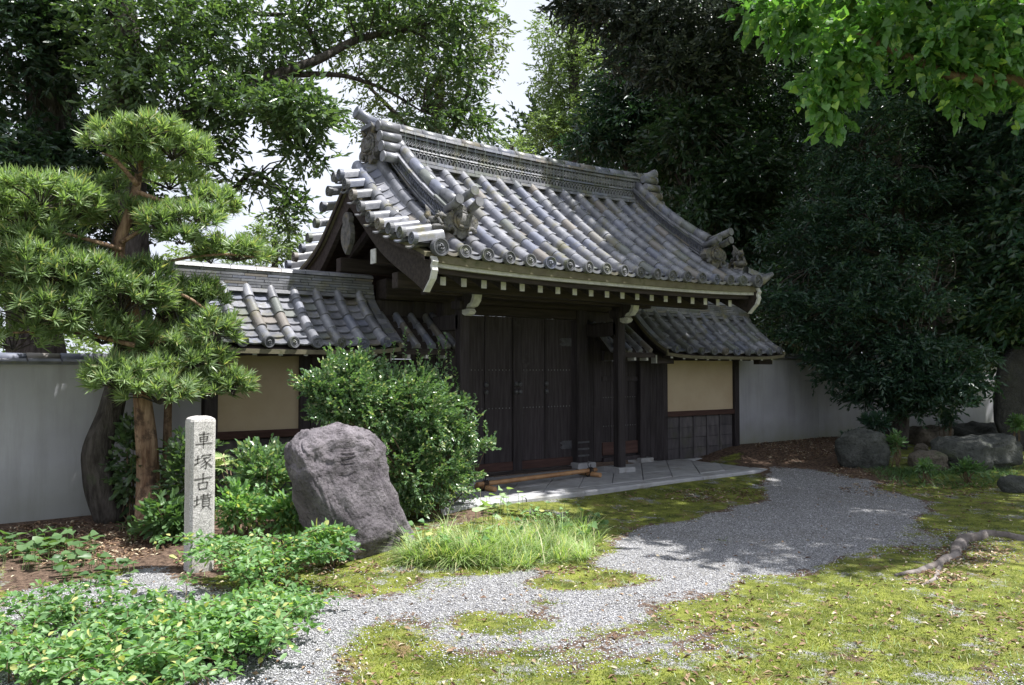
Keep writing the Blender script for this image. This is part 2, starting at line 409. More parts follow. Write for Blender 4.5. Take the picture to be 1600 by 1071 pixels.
def gpt(px, py):
    z = 0.0
    for _ in range(6):
        p = atz(px, py, z); z = float(hgt(p[0], p[1]))
    p[2] = z; return p
def inside(X, Y, poly):
    c = np.zeros(X.shape, bool); n = len(poly)
    for i in range(n):
        x1, y1 = poly[i][:2]; x2, y2 = poly[(i + 1) % n][:2]
        with np.errstate(divide='ignore', invalid='ignore'):
            c ^= ((y1 > Y) != (y2 > Y)) & (X < (x2 - x1) * (Y - y1) / (y2 - y1) + x1)
    return c
def blur(A, k):
    for _ in range(k):
        B = A.copy(); B[1:] += A[:-1]; B[:-1] += A[1:]; B[:, 1:] += A[:, :-1]; B[:, :-1] += A[:, 1:]
        A = B / 5
    return A
G = .07
fx = np.arange(-9.0, 14.0, G); fy = np.arange(-9.2, 3.0, G)
def ext(a): return np.concatenate([a[0] - np.array([600, 250, 90, 30, 12, 5, 2, .7]), a, a[-1] + np.array([.7, 2, 5, 12, 30, 90, 250, 600])])
ex, ey = ext(fx), ext(fy)
GX, GY = np.meshgrid(ex, ey)
pg = lambda pts: [gpt(*p) for p in pts]
grav_poly = pg([(430, 1071), (415, 1010), (380, 960), (430, 915), (480, 885), (560, 878), (640, 893), (760, 893), (880, 886), (935, 865), (985, 835), (1080, 808), (1160, 785), (1215, 755), (1225, 728),
                (1320, 738), (1400, 765), (1470, 792), (1400, 815), (1385, 850), (1290, 880), (1190, 897), (1120, 930), (1010, 970), (880, 992), (760, 1005), (640, 1030), (560, 1052)]) 
grav_left = pg([(0, 915), (120, 905), (230, 885), (300, 905), (420, 930), (440, 1071), (0, 1071)])
grav_near = [gpt(430, 1071), gpt(560, 1055), gpt(540, 1071), (-4.6, -6.2, 0), (-6.5, -9.5, 0), (-10, -9, 0), (-9, -3, 0), gpt(0, 1000), gpt(0, 1071)]
m_g = (inside(GX, GY, grav_poly) | inside(GX, GY, grav_left) | inside(GX, GY, grav_near)).astype(float)
for c_, rx, ry in ((gpt(570, 915), .42, .14), (gpt(520, 905), .2, .1), (gpt(960, 905), .35, .1), (gpt(860, 912), .2, .08), (gpt(800, 973), .3, .10), (gpt(615, 992), .14, .16), (gpt(740, 968), .1, .06)):
    m_g *= 1 - (((GX - c_[0]) / rx) ** 2 + ((GY - c_[1]) / ry) ** 2 < 1)
soil_a = pg([(0, 812), (150, 806), (300, 790), (450, 800), (440, 880), (330, 905), (200, 880), (110, 905), (0, 925)])
soil_b = pg([(1150, 705), (1290, 672), (1340, 690), (1420, 760), (1370, 752), (1320, 740), (1225, 728), (1200, 745), (1150, 735)])
m_s = (inside(GX, GY, soil_a) | inside(GX, GY, soil_b) | (GY > .4)).astype(float)
m_m = np.clip(1 - m_g - m_s, 0, 1)
m_m *= 1 - .45 * np.exp(-(((GX + 2.2) / 1.0) ** 2 + ((GY + 2.6) / .5) ** 2))
def nfield(sc_, sd):
    A = np.zeros(GX.shape); r_ = np.random.default_rng(sd)
    for o_ in range(5):
        f_ = sc_ * 1.9 ** o_; a1, a2, p1, p2, p3 = r_.uniform(0, 6.28, 5)
        A += (np.sin(f_ * (GX * math.cos(a1) + GY * math.sin(a1)) + p1 + 1.3 * np.sin(f_ * .7 * GY + p3)) * np.sin(f_ * (GY * math.cos(a2) - GX * math.sin(a2)) + p2 + 1.1 * np.sin(f_ * .8 * GX + p1))) / 1.55 ** o_
    return A
m_gs = blur(m_g, 24); nf_a = nfield(2.2, 4)
edge_ = m_gs * (1 - m_gs) * 4
m_g = np.clip(m_g * (1 - edge_ * .9) + edge_ * .9 * (m_gs + nf_a * .35 > .5), 0, 1)
m_g = np.where((nfield(2.6, 9) > 1.0) & (m_gs > .3) & (GX < 2.0), m_g * .45, m_g)       # moss islands in the gravel
m_g = np.where((nfield(2.9, 12) > .95) & (m_gs < .5) & (m_s < .5), .62, m_g)             # bare gravel in the moss
m_m = np.clip(1 - m_g - m_s, 0, 1)
m_s2 = (nfield(2.2, 21) > .95) & (m_m > .5)
m_m = np.where(m_s2, .3, m_m)                                                            # thin brown spots
k_ = 3
m_g, m_m = blur(m_g, 9), blur(m_m, 7)
for q_, rx, ry, k in ((gpt(570, 918), .55, .17, .62), (gpt(520, 905), .25, .12, .6), (gpt(960, 905), .45, .12, .55), (gpt(860, 912), .28, .09, .55), (gpt(800, 973), .40, .12, .62), (gpt(615, 992), .22, .20, .62), (gpt(740, 968), .14, .08, .6), (gpt(850, 940), .2, .07, .5), (gpt(600, 1030), .4, .2, .6)):
    g_ = np.exp(-(((GX - q_[0]) * RGT[0] + (GY - q_[1]) * RGT[1]) / rx) ** 2 - (((GX - q_[0]) * FWD[0] + (GY - q_[1]) * FWD[1]) / (ry * 2.2)) ** 2) * k
    m_g = m_g * (1 - g_); m_m = np.clip(m_m + g_, 0, 1)
for q_, rx, ry in ((gpt(1520, 860), .9, .8), (gpt(1400, 835), .7, .5), (gpt(1560, 1060), .3, .25), (gpt(1100, 1000), .5, .3)):
    g_ = np.exp(-((GX - q_[0]) / rx) ** 2 - ((GY - q_[1]) / ry) ** 2) * .5; m_g = np.clip(m_g + g_, 0, 1); m_m = m_m * (1 - g_ * .9)
Vg = np.stack([GX.ravel(), GY.ravel(), hgt(GX, GY).ravel()], 1)
ny, nx = GX.shape
i_ = (np.arange(ny - 1)[:, None] * nx + np.arange(nx - 1)[None]).ravel()
me = npmesh('ground', Vg, np.stack([i_, i_ + 1, i_ + nx + 1, i_ + nx], 1))
me.polygons.foreach_set('use_smooth', [True] * len(me.polygons))
at_ = me.color_attributes.new('masks', 'FLOAT_COLOR', 'POINT')
at_.data.foreach_set('color', np.stack([m_g.ravel(), m_m.ravel(), 0 * m_g.ravel(), np.ones(m_g.size)], 1).astype(np.float32).ravel())
link('ground', me, 'ground', kind='structure')
def mask_at(A, x, y):
    i = np.clip(np.searchsorted(ey, y), 0, ny - 1); j = np.clip(np.searchsorted(ex, x), 0, nx - 1); return A[i, j]
def view_scatter(n, p0=780, p1=1110, x0=-120, x1=1750):
    """ground points, denser near the viewer like the eye sees them"""
    px = rng.uniform(x0, x1, n); py = rng.uniform(p0, p1, n)
    X = (px - 800) / 1244; Y = -(py - 535.5) / 1244
    zf = math.cos(PIT) - Y * math.sin(PIT); u = Y * math.cos(PIT) + math.sin(PIT)
    h = RGT[None] * X[:, None] + FWD[None] * zf[:, None]; k = -CAM[2] / u
    x = CAM[0] + h[:, 0] * k; y = CAM[1] + h[:, 1] * k
    return x, y

# ------------------------------------------------------------------ the gate roof
XC = 1.38
def Z(x, y):
    """centre line height of the roof's round tiles"""
    yy = min(y, 1.0 - y); t = yy + 1.45; u = abs(x - XC)
    z = 2.80 + .60 * t + .082 * max(t, 0) ** 2
    z += .05 * min(u / 2.7, 1.05) ** 3 * math.exp(-max(t, 0) / .7)
    tt = min(max(t / 1.3, 0), 1); z -= .27 * tt * tt * (3 - 2 * tt) * min(max((u - 2.08) / .62, 0), 1.1) ** 1.3
    return z
def half_tile(L, r0, r1, n=8, drop=.0):
    mb = MB(); vs = []
    for (y, r_) in ((0, r1), (L * .08, r1), (L, r0)):
        for k in range(n + 1):
            a = math.pi * (k / n) ; vs.append((math.cos(a) * r_, y, math.sin(a) * r_ - drop))
        vs.append((-r_, y, -.05)); vs.insert(len(vs) - n - 2, (r_, y, -.05))
    m = n + 3; fs = [(j * m + k, j * m + k + 1, (j + 1) * m + k + 1, (j + 1) * m + k) for j in range(2) for k in range(m - 1)]
    mb.add(vs, fs, True); mb.add(vs[:m], [tuple(range(m))])
    me = mb.mesh('round_tile'); return me
def disc_tile(r=.088, th=.035):
    """eave end disc with rim, ring and a three-comma swirl, facing -y"""
    mb = MB(); n = 20
    rings = [(0, -.012), (r * .80, -.012), (r * .84, -.026), (r * .98, -.026), (r, -.018), (r, th)]
    vs = [(0, -.012, 0)]
    for (rr, y) in rings[1:]:
        vs += [(math.cos(2 * math.pi * k / n) * rr, y, math.sin(2 * math.pi * k / n) * rr) for k in range(n)]
    fs = [(0, 1 + (k + 1) % n, 1 + k) for k in range(n)]
    for j in range(len(rings) - 2):
        fs += [(1 + j * n + k, 1 + j * n + (k + 1) % n, 1 + (j + 1) * n + (k + 1) % n, 1 + (j + 1) * n + k) for k in range(n)]
    mb.add(vs, fs, False)
    mb.tube([(math.cos(a) * r * .62, -.014, math.sin(a) * r * .62) for a in [2 * math.pi * k / 14 for k in range(15)]], .004, 4, False)
    for q in range(3):
        a0 = q * 2 * math.pi / 3
        mb.tube([(math.cos(a0 + s_ * 2.0) * r * (.16 + .3 * s_), -.016, math.sin(a0 + s_ * 2.0) * r * (.16 + .3 * s_)) for s_ in (0, .3, .6, 1)], [.016, .013, .009, .003], 5, True)
    return mb.mesh('end_tile')
def pan_tile(wd, L, th=.02, n=4, sag=.03):
    mb = MB(); vs = []
    for y in (0, L):
        for (dz) in (0, -th):
            for k in range(n + 1):
                u = k / n * 2 - 1; vs.append((u * wd / 2, y, dz - sag * (1 - u * u)))
    m = n + 1; fs = []
    for k in range(n):
        fs += [(k, k + 1, 2 * m + k + 1, 2 * m + k), (m + k + 1, m + k, 3 * m + k, 3 * m + k + 1), (m + k, m + k + 1, k + 1, k)]
    mb.add(vs, fs, False); return mb.mesh('flat_tile')
def eave_tile(wd):
    mb = MB(); n = 6; poly = []
    for k in range(n + 1):
        u = k / n * 2 - 1; poly.append((u * wd / 2, -.028 * (1 - u * u)))
    low = [(u, z - .034) for (u, z) in poly[::-1]]
    mb.prism(poly + low, 1, -.02, .02)
    return mb.mesh('eave_tile')
RT = half_tile(.275, .0615, .064); RT.materials.append(M['tile'])
DT = disc_tile(.073); DT.materials.append(M['tile_dark'])
DTB = disc_tile(.094, .05); DTB.materials.append(M['tile_dark'])
PT = pan_tile(.232, .205, .016, 4, .024); PT.materials.append(M['tile'])
ET = eave_tile(.17); ET.materials.append(M['tile'])

gate = root('temple_gate', (1.4, .75, .12), 'old temple gate with curved grey tiled roof and closed dark plank doors', 'gate')
def gpart(name, data, mat, parent=None, **k):
    """part of the gate, shapes given in world coordinates"""
    p = parent or gate
    o = link(name, data, mat, p, **k)
    if p is gate: o.location = tuple(-np.array(gate.location) + (np.array(k['loc']) if 'loc' in k and k['loc'] is not None else 0))
    return o
# deck
mb = MB(); xs = np.linspace(-1.37, 4.13, 45); ys = np.linspace(-1.40, 2.40, 41)
top = [(x, y, Z(x, y) - .118) for y in ys for x in xs]; bot = [(x, y, Z(x, y) - .16) for y in ys for x in xs]
nX, nY = len(xs), len(ys); N0 = nX * nY
fs = [(j * nX + i, j * nX + i + 1, (j + 1) * nX + i + 1, (j + 1) * nX + i) for j in range(nY - 1) for i in range(nX - 1)]
fs += [tuple(N0 + q for q in f[::-1]) for f in fs]
edge = [i for i in range(nX)] + [(j + 1) * nX - 1 for j in range(1, nY)] + [N0 - 1 - i for i in range(1, nX)] + [(nY - 1 - j) * nX for j in range(1, nY - 1)]
fs += [(edge[k], edge[(k + 1) % len(edge)], N0 + edge[(k + 1) % len(edge)], N0 + edge[k]) for k in range(len(edge))]
mb.add(top + bot, fs, False)
roof = gpart('roof', mb, 'woodh')
def slope_frames(x, step, y0=-1.44, y1=.44):
    """points up the front slope every step metres with their pitch angle"""
    out = []; y = y0
    while y < y1:
        a = math.atan2(Z(x, y + .05) - Z(x, y), .05); out.append((y, Z(x, y), a)); y += step * math.cos(a)
    return out
rollx = [-1.20 + .2867 * k for k in range(19)]
rollx[0] = -1.19
for k, x in enumerate(rollx):
    fr = slope_frames(x, .262)
    for j, (y, z, a) in enumerate(fr):
        gpart('round_tile', RT, None, roof, loc=(x + random.uniform(-.004, .004), y, z + random.uniform(-.003, .003)), rot=(a - .008 + random.uniform(-.006,.006), 0, random.uniform(-.012, .012)))
    y, z, a = fr[0]
    if k in (0, 18): gpart('end_tile', DTB, None, roof, loc=(x - (.03 if k == 0 else -.03), y - .03, z + .005), rot=(0, random.uniform(0, 6), 0), label=None)
    else: gpart('end_tile', DT, None, roof, loc=(x, y - .02, z), rot=(-.12, random.uniform(0, 6), 0))
for k in range(18):
    x = (rollx[k] + rollx[k + 1]) / 2
    for j, (y, z, a) in enumerate(slope_frames(x, .155, -1.40)):
        gpart('flat_tile', PT, None, roof, loc=(x, y, z - .002 + random.uniform(-.002, .003)), rot=(a - .15, -math.atan2(Z(x + .05, y) - Z(x - .05, y), .1), random.uniform(-.015, .015)))
    gpart('eave_tile', ET, None, roof, loc=(x, -1.43, Z(x, -1.43) - .012), rot=(-.1, 0, 0))
# rear slope: same tiles, hidden from the front, joined
mb = MB()
for k, x in enumerate(rollx):
    pts = [(x, y, Z(x, y) - .01) for y in np.linspace(.56, 2.44, 12)]
    mb.tube(pts, .075, 8)
gpart('rear_round_tiles', mb, 'tile', roof, kind='stuff')
mb = MB(); 
for j, y in enumerate(np.linspace(.6, 2.36, 14)):
    z0 = Z(XC, y); z1 = Z(XC, y + .14)
    mb.strip([[(x, y, Z(x, y) - .05), (x, y + .14, Z(x, y + .14) - .035), (x, y + .14, Z(x, y + .14) - .07), (x, y, Z(x, y) - .08)] for x in np.linspace(-1.33, 4.09, 24)])
gpart('rear_flat_tiles', mb, 'tile_dark', roof, kind='stuff')
# short outward rolls along both gables, front and rear slopes
gy = [-1.35, -1.10, -.85, -.60, -.37, -.14, .07, .26, .42]
SRT = half_tile(.33, .052, .056); SRT.materials.append(M['tile'])
for side in (-1, 1):
    xe = XC + side * 2.83
    for rear in (0, 1):
        for y in gy:
            yy = 1 - y if rear else y
            z = Z(xe, y) + .035
            tl = gpart('gable_tile', SRT, None, roof, loc=(xe, yy, z), rot=(.22, 0, R(-90) if side < 0 else R(90)))
            gpart('end_tile', DT, None, roof, loc=(xe - (.02 if side < 0 else -.02), yy, z - .004), rot=(0, random.uniform(0, 6), R(-90) if side < 0 else R(90)), scale=(.88, .88, .88))
            if not rear:
                gpart('edge_pan_tile', PT, None, roof, loc=(xe + (.0 if side < 0 else 0), yy + .10, z - .055), rot=(.12, 0, R(-90) if side < 0 else R(90)), scale=(.9, 1.3, 1))

# main ridge
ridge = gpart('ridge', MB().strip([[(x, .5 + s_, z_ + .035 * (abs(x - XC) / 2.3) ** 2.2) for s_, z_ in ((-.09, 4.02), (.09, 4.02), (.09, 4.60), (-.09, 4.60))] for x in np.linspace(-.90, 3.68, 13)]), 'tile_dark')
def zr(x): return .05 * (abs(x - XC) / 2.3) ** 2.2
def ridge_course(name, hw, z0, z1, seg, mat, off=0.0, gap=.006):
    x = -.94 - off
    while x < 3.72:
        a, b = max(x, -.94) + gap / 2, min(x + seg, 3.72) - gap / 2
        if b - a > .03:
            j = random.uniform(-.003, .003)
            m_ = MB().strip([[(u, .5 - hw + j, z0 + zr(u)), (u, .5 + hw + j, z0 + zr(u)), (u, .5 + hw - .01 + j, z1 + zr(u)), (u, .5 - hw + .01 + j, z1 + zr(u))] for u in (a, (a + b) / 2, b)])
            gpart(name, m_, mat, ridge)
        x += seg
ridge_course('ridge_tile', .19, 4.155, 4.195, .30, 'tile', .0)
ridge_course('ridge_tile', .165, 4.205, 4.245, .30, 'tile', .15)
ridge_course('ridge_tile', .125, 4.355, 4.38, .30, 'tile', .07)
ridge_course('ridge_tile', .132, 4.50, 4.535, .30, 'tile', .15)
ridge_course('ridge_tile', .15, 4.545, 4.58, .30, 'tile', .0)
x = -.94
while x < 3.7:
    b = min(x + .3, 3.72)
    gpart('ridge_cap_tile', MB().tube([(u, .5, 4.60 + zr(u)) for u in (x + .003, (x + b) / 2, b - .003)], [.082, .081, .080], 14), 'tile', ridge); x += .3
# openwork of overlapping half rings on both faces
mb = MB()
for s_ in (-.115, .115):
    x = -.86
    while x < 3.66:
        for (zc, rr, fl) in ((4.255, .052, 1), (4.385, .060, 1), (4.495, .060, -1)):
            if fl < 0 and False: continue
            mb.tube([(x + math.cos(a) * rr, .5 + s_, zc + zr(x) + fl * math.sin(a) * rr * 1.5) for a in [math.pi * q / 6 for q in range(7)]], .009, 4, False)
        x += .058
gpart('openwork', mb, 'tile', ridge, kind='stuff')
mb = MB()
for i in range(30):
    x = -.8 + i * .152 + random.uniform(-.03, .03)
    for s_ in (-1, 1):
        mb.tube([(x, .5 + s_ * .11, 4.66 + zr(x)), (x, .5 + s_ * .185, 4.55 + zr(x)), (x + .015, .5 + s_ * .14, 4.37 + zr(x)), (x, .5 + s_ * .2, 4.17 + zr(x))], .0025, 3, False)
gpart('tie_wires', mb, 'wire', ridge, kind='stuff')

def ogre(name, parent, loc, rz, s_=1.0, rolls=True):
    """ridge-end tile: shield-shaped plate with a moulded boss, side scrolls and projecting rolls; faces -y locally"""
    mb = MB()
    pts = []
    for k in range(24):
        a = 2 * math.pi * k / 24; r_ = .17 + .03 * math.cos(4 * a) + .02 * math.cos(2 * a)
        pts.append((math.cos(a) * r_ * 1.05, math.sin(a) * r_ * 1.1 + .14))
    mb.prism(pts, 1, -.05, .05)
    mb.ball((0, -.07, .15), (.085, .05, .085), 12, 7)
    mb.tube([(math.cos(a) * .10, -.062, .15 + math.sin(a) * .10) for a in [2 * math.pi * q / 12 for q in range(13)]], .018, 6, False)
    for sx in (-1, 1):
        mb.tube([(sx * (.13 + .05 * math.cos(q)), -.05, .02 + .05 * math.sin(q)) for q in np.linspace(0, 5, 9)], [.03, .03, .028, .025, .022, .02, .016, .012, .008], 6)
        mb.tube([(sx * .09, -.06, .26), (sx * .13, -.08, .31), (sx * .11, -.10, .36)], [.025, .02, .008], 6)
        mb.ball((sx * .05, -.1, .2), .025, 8, 5)
    mb.tube([(-.06, -.1, .08), (0, -.115, .065), (.06, -.1, .08)], .016, 6)
    o = link(name, mb, 'oni', parent, loc, (0, 0, rz), (s_, s_, s_))
    if rolls:
        m2 = MB()
        for sx, zz_, L_ in ((0, .40, .30), (-.13, .31, .20), (.13, .31, .20)):
            m2.tube([(sx, .06, zz_ - .03), (sx, -.1, zz_), (sx, -L_, zz_ + .04)], [.042, .046, .05], 12)
            m2.tube([(sx, -L_ - .001, zz_ + .04), (sx, -L_ - .02, zz_ + .042)], [.056, .054], 12)
        link('projecting_roll', m2, 'tile_dark', o)
    return o
def gl(x, y, z): return (x - gate.location[0], y - gate.location[1], z - gate.location[2])
# ridge-end ornaments
ogre('ridge_end_ornament', gate, gl(-.98, .5, 4.22), R(-90), 1.15, False)
ogre('ridge_end_ornament', gate, gl(3.76, .5, 4.22), R(90), 1.15, False)
for side, xe in ((-1, -1.0), (1, 3.78)):
    m2 = MB().tube([(xe - side * .12, .5, 4.66), (xe + side * .08, .5, 4.70), (xe + side * .22, .5, 4.76)], [.055, .062, .07], 12)
    m2.tube([(xe + side * .221, .5, 4.76), (xe + side * .24, .5, 4.766)], [.077, .075], 12)
    m2.box(xe - .10, xe + .10, .36, .64, 4.58, 4.63)
    gpart('bird_perch_roll', m2, 'tile')
    for j in range(4):
        y_, z_ = .30 - .045 * j, 4.58 - .135 * j
        m3 = MB().tube([(xe + side * .02, y_, z_), (xe - side * .24, y_, z_)], .060, 12)
        m3.tube([(xe + side * .045, y_, z_), (xe + side * .02, y_, z_)], .066, 12)
        gpart('stacked_end_roll', m3, 'tile')
        m3 = MB().tube([(xe + side * .02, 1 - y_, z_), (xe - side * .24, 1 - y_, z_)], .068, 12)
        gpart('stacked_end_roll', m3, 'tile')

# descending ridges
def guardian(name, parent, loc, rz, s_=1.0):
    """small crouching lion on a wave-shaped cover tile"""
    mb = MB()
    mb.ball((0, 0, .02), (.11, .13, .05), 12, 6)
    mb.ball((0, .05, .11), (.05, .09, .05), 10, 6, Matrix.Rotation(.4, 3, 'X'))
    mb.ball((0, -.045, .155), (.05, .05, .05), 10, 6)
    mb.ball((0, -.09, .15), (.03, .03, .022), 8, 5)
    for sx in (-1, 1):
        mb.tube([(sx * .035, -.03, .13), (sx * .045, -.06, .08), (sx * .045, -.09, .045)], [.024, .02, .022], 6)
        mb.tube([(sx * .045, .09, .10), (sx * .06, .11, .07), (sx * .06, .07, .04)], [.03, .025, .02], 6)
        mb.ball((sx * .035, -.03, .2), (.014, .01, .022), 6, 4)
        for q in range(3): mb.ball((sx * .042, -.02 + .02 * q, .165 - .02 * q), .022, 6, 4)
    mb.tube([(0, .12, .13), (0, .16, .19), (.01, .14, .25), (-.01, .17, .31)], [.025, .035, .028, .006], 7)
    mb.tube([(.03, .12, .15), (.05, .15, .21), (.04, .13, .25)], [.02, .02, .005], 6)
    return link(name, mb, 'oni', parent, loc, (0, 0, rz), (s_, s_, s_))
def path_strip(x, hw, d0, d1, ya, yb, n=10, up=0.0):
    secs = []
    for q in range(n + 1):
        y = ya + (yb - ya) * q / n; e = up * (q / n) ** 3
        secs.append([(x - hw, y, Z(x, y) + d0 + e), (x + hw, y, Z(x, y) + d0 + e), (x + hw, y, Z(x, y) + d1 + e), (x - hw, y, Z(x, y) + d1 + e)])
    return MB().strip(secs)
for side in (-1, 1):
    x = XC + side * 2.13
    for rear in (0, 1):
        ya, yb = (.40, -1.02) if not rear else (.60, 2.02)
        core = gpart('descending_ridge', path_strip(x, .055, -.02, .27, ya, yb, 10, .05), 'tile_dark')
        for (hw, d0, d1) in ((.105, .05, .072), (.095, .085, .105), (.105, .215, .235), (.115, .248, .27)):
            nseg = 5
            for q in range(nseg):
                a_ = ya + (yb - ya) * (q / nseg) + (-.003 if not rear else .003); b_ = ya + (yb - ya) * ((q + 1) / nseg)
                e = .05 * ((q + .5) / nseg) ** 3
                gpart('ridge_tile', path_strip(x, hw, d0 + e, d1 + e, a_, b_, 3), 'tile', core)
        mo = MB()
        for q in range(24):
            y = ya + (yb - ya) * (q + .5) / 24
            for sx in (-1, 1):
                mo.tube([(x + sx * .075, y - .03 * (1 if not rear else -1), Z(x, y) + .115 + .05 * (q / 24) ** 3), (x + sx * .078, y, Z(x, y) + .185 + .05 * (q / 24) ** 3), (x + sx * .075, y + .03 * (1 if not rear else -1), Z(x, y + .03) + .115 + .05 * (q / 24) ** 3)], .008, 4, False)
                if q % 3 == 1: mo.tube([(x + sx * .09, y, Z(x, y) + .30), (x + sx * .12, y, Z(x, y) + .2), (x + sx * .11, y, Z(x, y) + .04)], .0025, 3, False)
        gpart('openwork', mo, 'tile_dark', core, kind='stuff')
        nr = 6
        for q in range(nr):
            y0_, y1_ = ya + (yb - ya) * q / nr, ya + (yb - ya) * (q + 1) / nr
            e0, e1 = .06 * (q / nr) ** 3, .06 * ((q + 1) / nr) ** 3
            gpart('ridge_cap_tile', MB().tube([(x, y0_, Z(x, y0_) + .315 + e0), (x, (y0_ + y1_) / 2, Z(x, (y0_ + y1_) / 2) + .315 + (e0 + e1) / 2), (x, y1_, Z(x, y1_) + .305 + e1)], [.064, .066, .068], 12), 'tile', core)
        yo = yb - .07 if not rear else yb + .07
        ogre('ridge_end_ornament', gate, gl(x, yo, Z(x, yo) + .04), 0 if not rear else math.pi, .98)
    guardian('guardian_figure', gate, gl(XC + side * (2.62 if side > 0 else 2.42), -1.12 if side < 0 else -1.15, Z(XC + side * 2.5, -1.12) + .10), side * -.5, 1.05 if side > 0 else .9)
# flared corner tip on the far corner
gpart('corner_tip_tile', MB().tube([(3.98, -1.36, 2.87), (4.16, -1.42, 2.88), (4.34, -1.47, 2.98)], [.08, .075, .03], 10), 'tile', roof)
gpart('corner_tip_tile', MB().tube([(-1.22, 2.36, 2.87), (-1.4, 2.42, 2.88), (-1.55, 2.47, 2.97)], [.08, .075, .03], 10), 'tile', roof)

# ------------------------------------------------------------------ gate timber
# eave boards front and rear
for (nm, mt, y0, y1, d0, d1) in (('eave_board', 'board', -1.43, -1.36, -.155, -.075), ('white_eave_board', 'white', -1.395, -1.34, -.215, -.152)):
    for rear in (0, 1):
        secs = []
        for x in np.linspace(-1.30, 4.06, 19):
            a, b = (y0, y1) if not rear else (1 - y1, 1 - y0)
            z = Z(x, y0) ; secs.append([(x, a, z + d0), (x, b, z + d0), (x, b, z + d1), (x, a, z + d1)])
        gpart(nm, MB().strip(secs), mt)
gpart('eave_fascia', MB().strip([[(x, -1.33, Z(x, -1.4) - .265), (x, -1.27, Z(x, -1.4) - .265), (x, -1.27, Z(x, -1.4) - .14), (x, -1.33, Z(x, -1.4) - .14)] for x in np.linspace(-1.22, 3.98, 15)]), 'woodh')
# barge boards
def barge(side, rear):
    xb = XC + side * 2.66
    f_ = lambda y: 1 - y if rear else y
    ye = np.concatenate([np.linspace(.5, -1.30, 22)])
    secs = []
    for i, y in enumerate(ye):
        zt = Z(XC + side * 2.72, y) - .16; dep = .26 + .10 * (i / 21) ** 2 - .05 * math.sin(i / 21 * math.pi)
        secs.append([(xb - .03, f_(y), zt), (xb + .03, f_(y), zt), (xb + .03, f_(y), zt - dep), (xb - .03, f_(y), zt - dep)])
    o = gpart('barge_board', MB().strip(secs), 'woodh')
    # carved tip with white edge
    zt = Z(XC + side * 2.72, -1.3) - .16
    prof = [(-1.30, zt), (-1.44, zt - .005), (-1.475, zt - .06), (-1.45, zt - .10), (-1.465, zt - .15), (-1.43, zt - .235), (-1.36, zt - .30), (-1.30, zt - .36)]
    prof = [(f_(a), b) for a, b in prof]
    gpart('barge_tip', MB().prism([(a, b) for a, b in prof], 0, xb - .03, xb + .03), 'woodh', o, loc=None)
    wh = MB()
    for i in range(1, len(prof) - 1):
        (a, b), (c_, d) = prof[i], prof[i + 1]; sg = -1 if not rear else 1
        if i == len(prof) - 2: pass
        wh.add([(xb - .034, a + sg * .006, b), (xb + .034, a + sg * .006, b), (xb + .034, c_ + sg * .006, d), (xb - .034, c_ + sg * .006, d), (xb - .034, a - sg * .02, b), (xb - .034, c_ - sg * .02, d)], [(0, 1, 2, 3), (0, 3, 5, 4)])
    gpart('white_tip_edge', wh, 'white', o)
    # thin verge board above, under the gable tiles
    secs = []
    for y in np.linspace(.5, -1.40, 22):
        zt = Z(XC + side * 2.74, y) - .075
        secs.append([(xb + side * .0, f_(y), zt), (xb + side * .085, f_(y), zt), (xb + side * .085, f_(y), zt - .075), (xb + side * .0, f_(y), zt - .075)])
    gpart('verge_board', MB().strip(secs), 'board')
for side in (-1, 1):
    for rear in (0, 1): barge(side, rear)
    xg = XC + side * 2.70
    # pendant
    gp = [(0, .02), (.06, 0), (.10, -.06), (.085, -.12), (.12, -.17), (.14, -.26), (.12, -.36), (.06, -.44), (0, -.50), (-.06, -.44), (-.12, -.36), (-.14, -.26), (-.12, -.17), (-.085, -.12), (-.10, -.06), (-.06, 0)]
    gpart('gable_pendant', MB().prism([(.52 + a, 3.50 + b) for a, b in gp], 0, xg - .03, xg + .03), 'oni')
    # purlin ends
    for (yp, zp) in ((.5, 3.62), (-.52, 2.60), (1.52, 2.60), (.02, 2.93), (.98, 2.93)):
        xs_ = sorted((XC, XC + side * 2.60)); gpart('purlin', MB().bbox(xs_[0], xs_[1], yp - .07, yp + .07, zp - .09, zp + .09, .01), 'woodh')
        gpart('purlin_end_cap', MB().box(XC + side * 2.600, XC + side * 2.612, yp - .065, yp + .065, zp - .085, zp + .085), 'white' if (zp == 2.93 and yp < .5) else 'woodh')
    # gable frame wall over the posts
    xw = XC + side * 1.50
    poly = [(-.50, 2.70), (1.5, 2.70)] + [(1 - y, Z(XC, y) - .15) for y in np.linspace(-.5, .5, 7)] + [(y, Z(XC, y) - .15) for y in np.linspace(.4, -.5, 6)]
    gpart('gable_wall', MB().prism(poly, 0, xw - .03, xw + .03), 'wood')
    gpart('rainbow_beam', MB().bbox(xw - .09, xw + .09, -.62, 1.62, 2.78, 2.98, .02), 'woodh')
# rafters with white ends
for k in range(19):
    x = -1.0 + .265 * k
    for rear in (0, 1):
        f_ = (lambda y: 1 - y) if rear else (lambda y: y)
        secs = []
        for y in (.40, -.3, -1.16):
            z = 2.59 + (y + 1.16) * .50
            secs.append([(x - .032, f_(y), z), (x + .032, f_(y), z), (x + .032, f_(y), z - .085), (x - .032, f_(y), z - .085)])
        rf = gpart('rafter', MB().strip(secs), 'wood')
        if not rear:
            z = 2.59
            gpart('rafter_end', MB().box(x - .033, x + .033, -1.168, -1.158, z - .088, z + .002), 'white', rf)
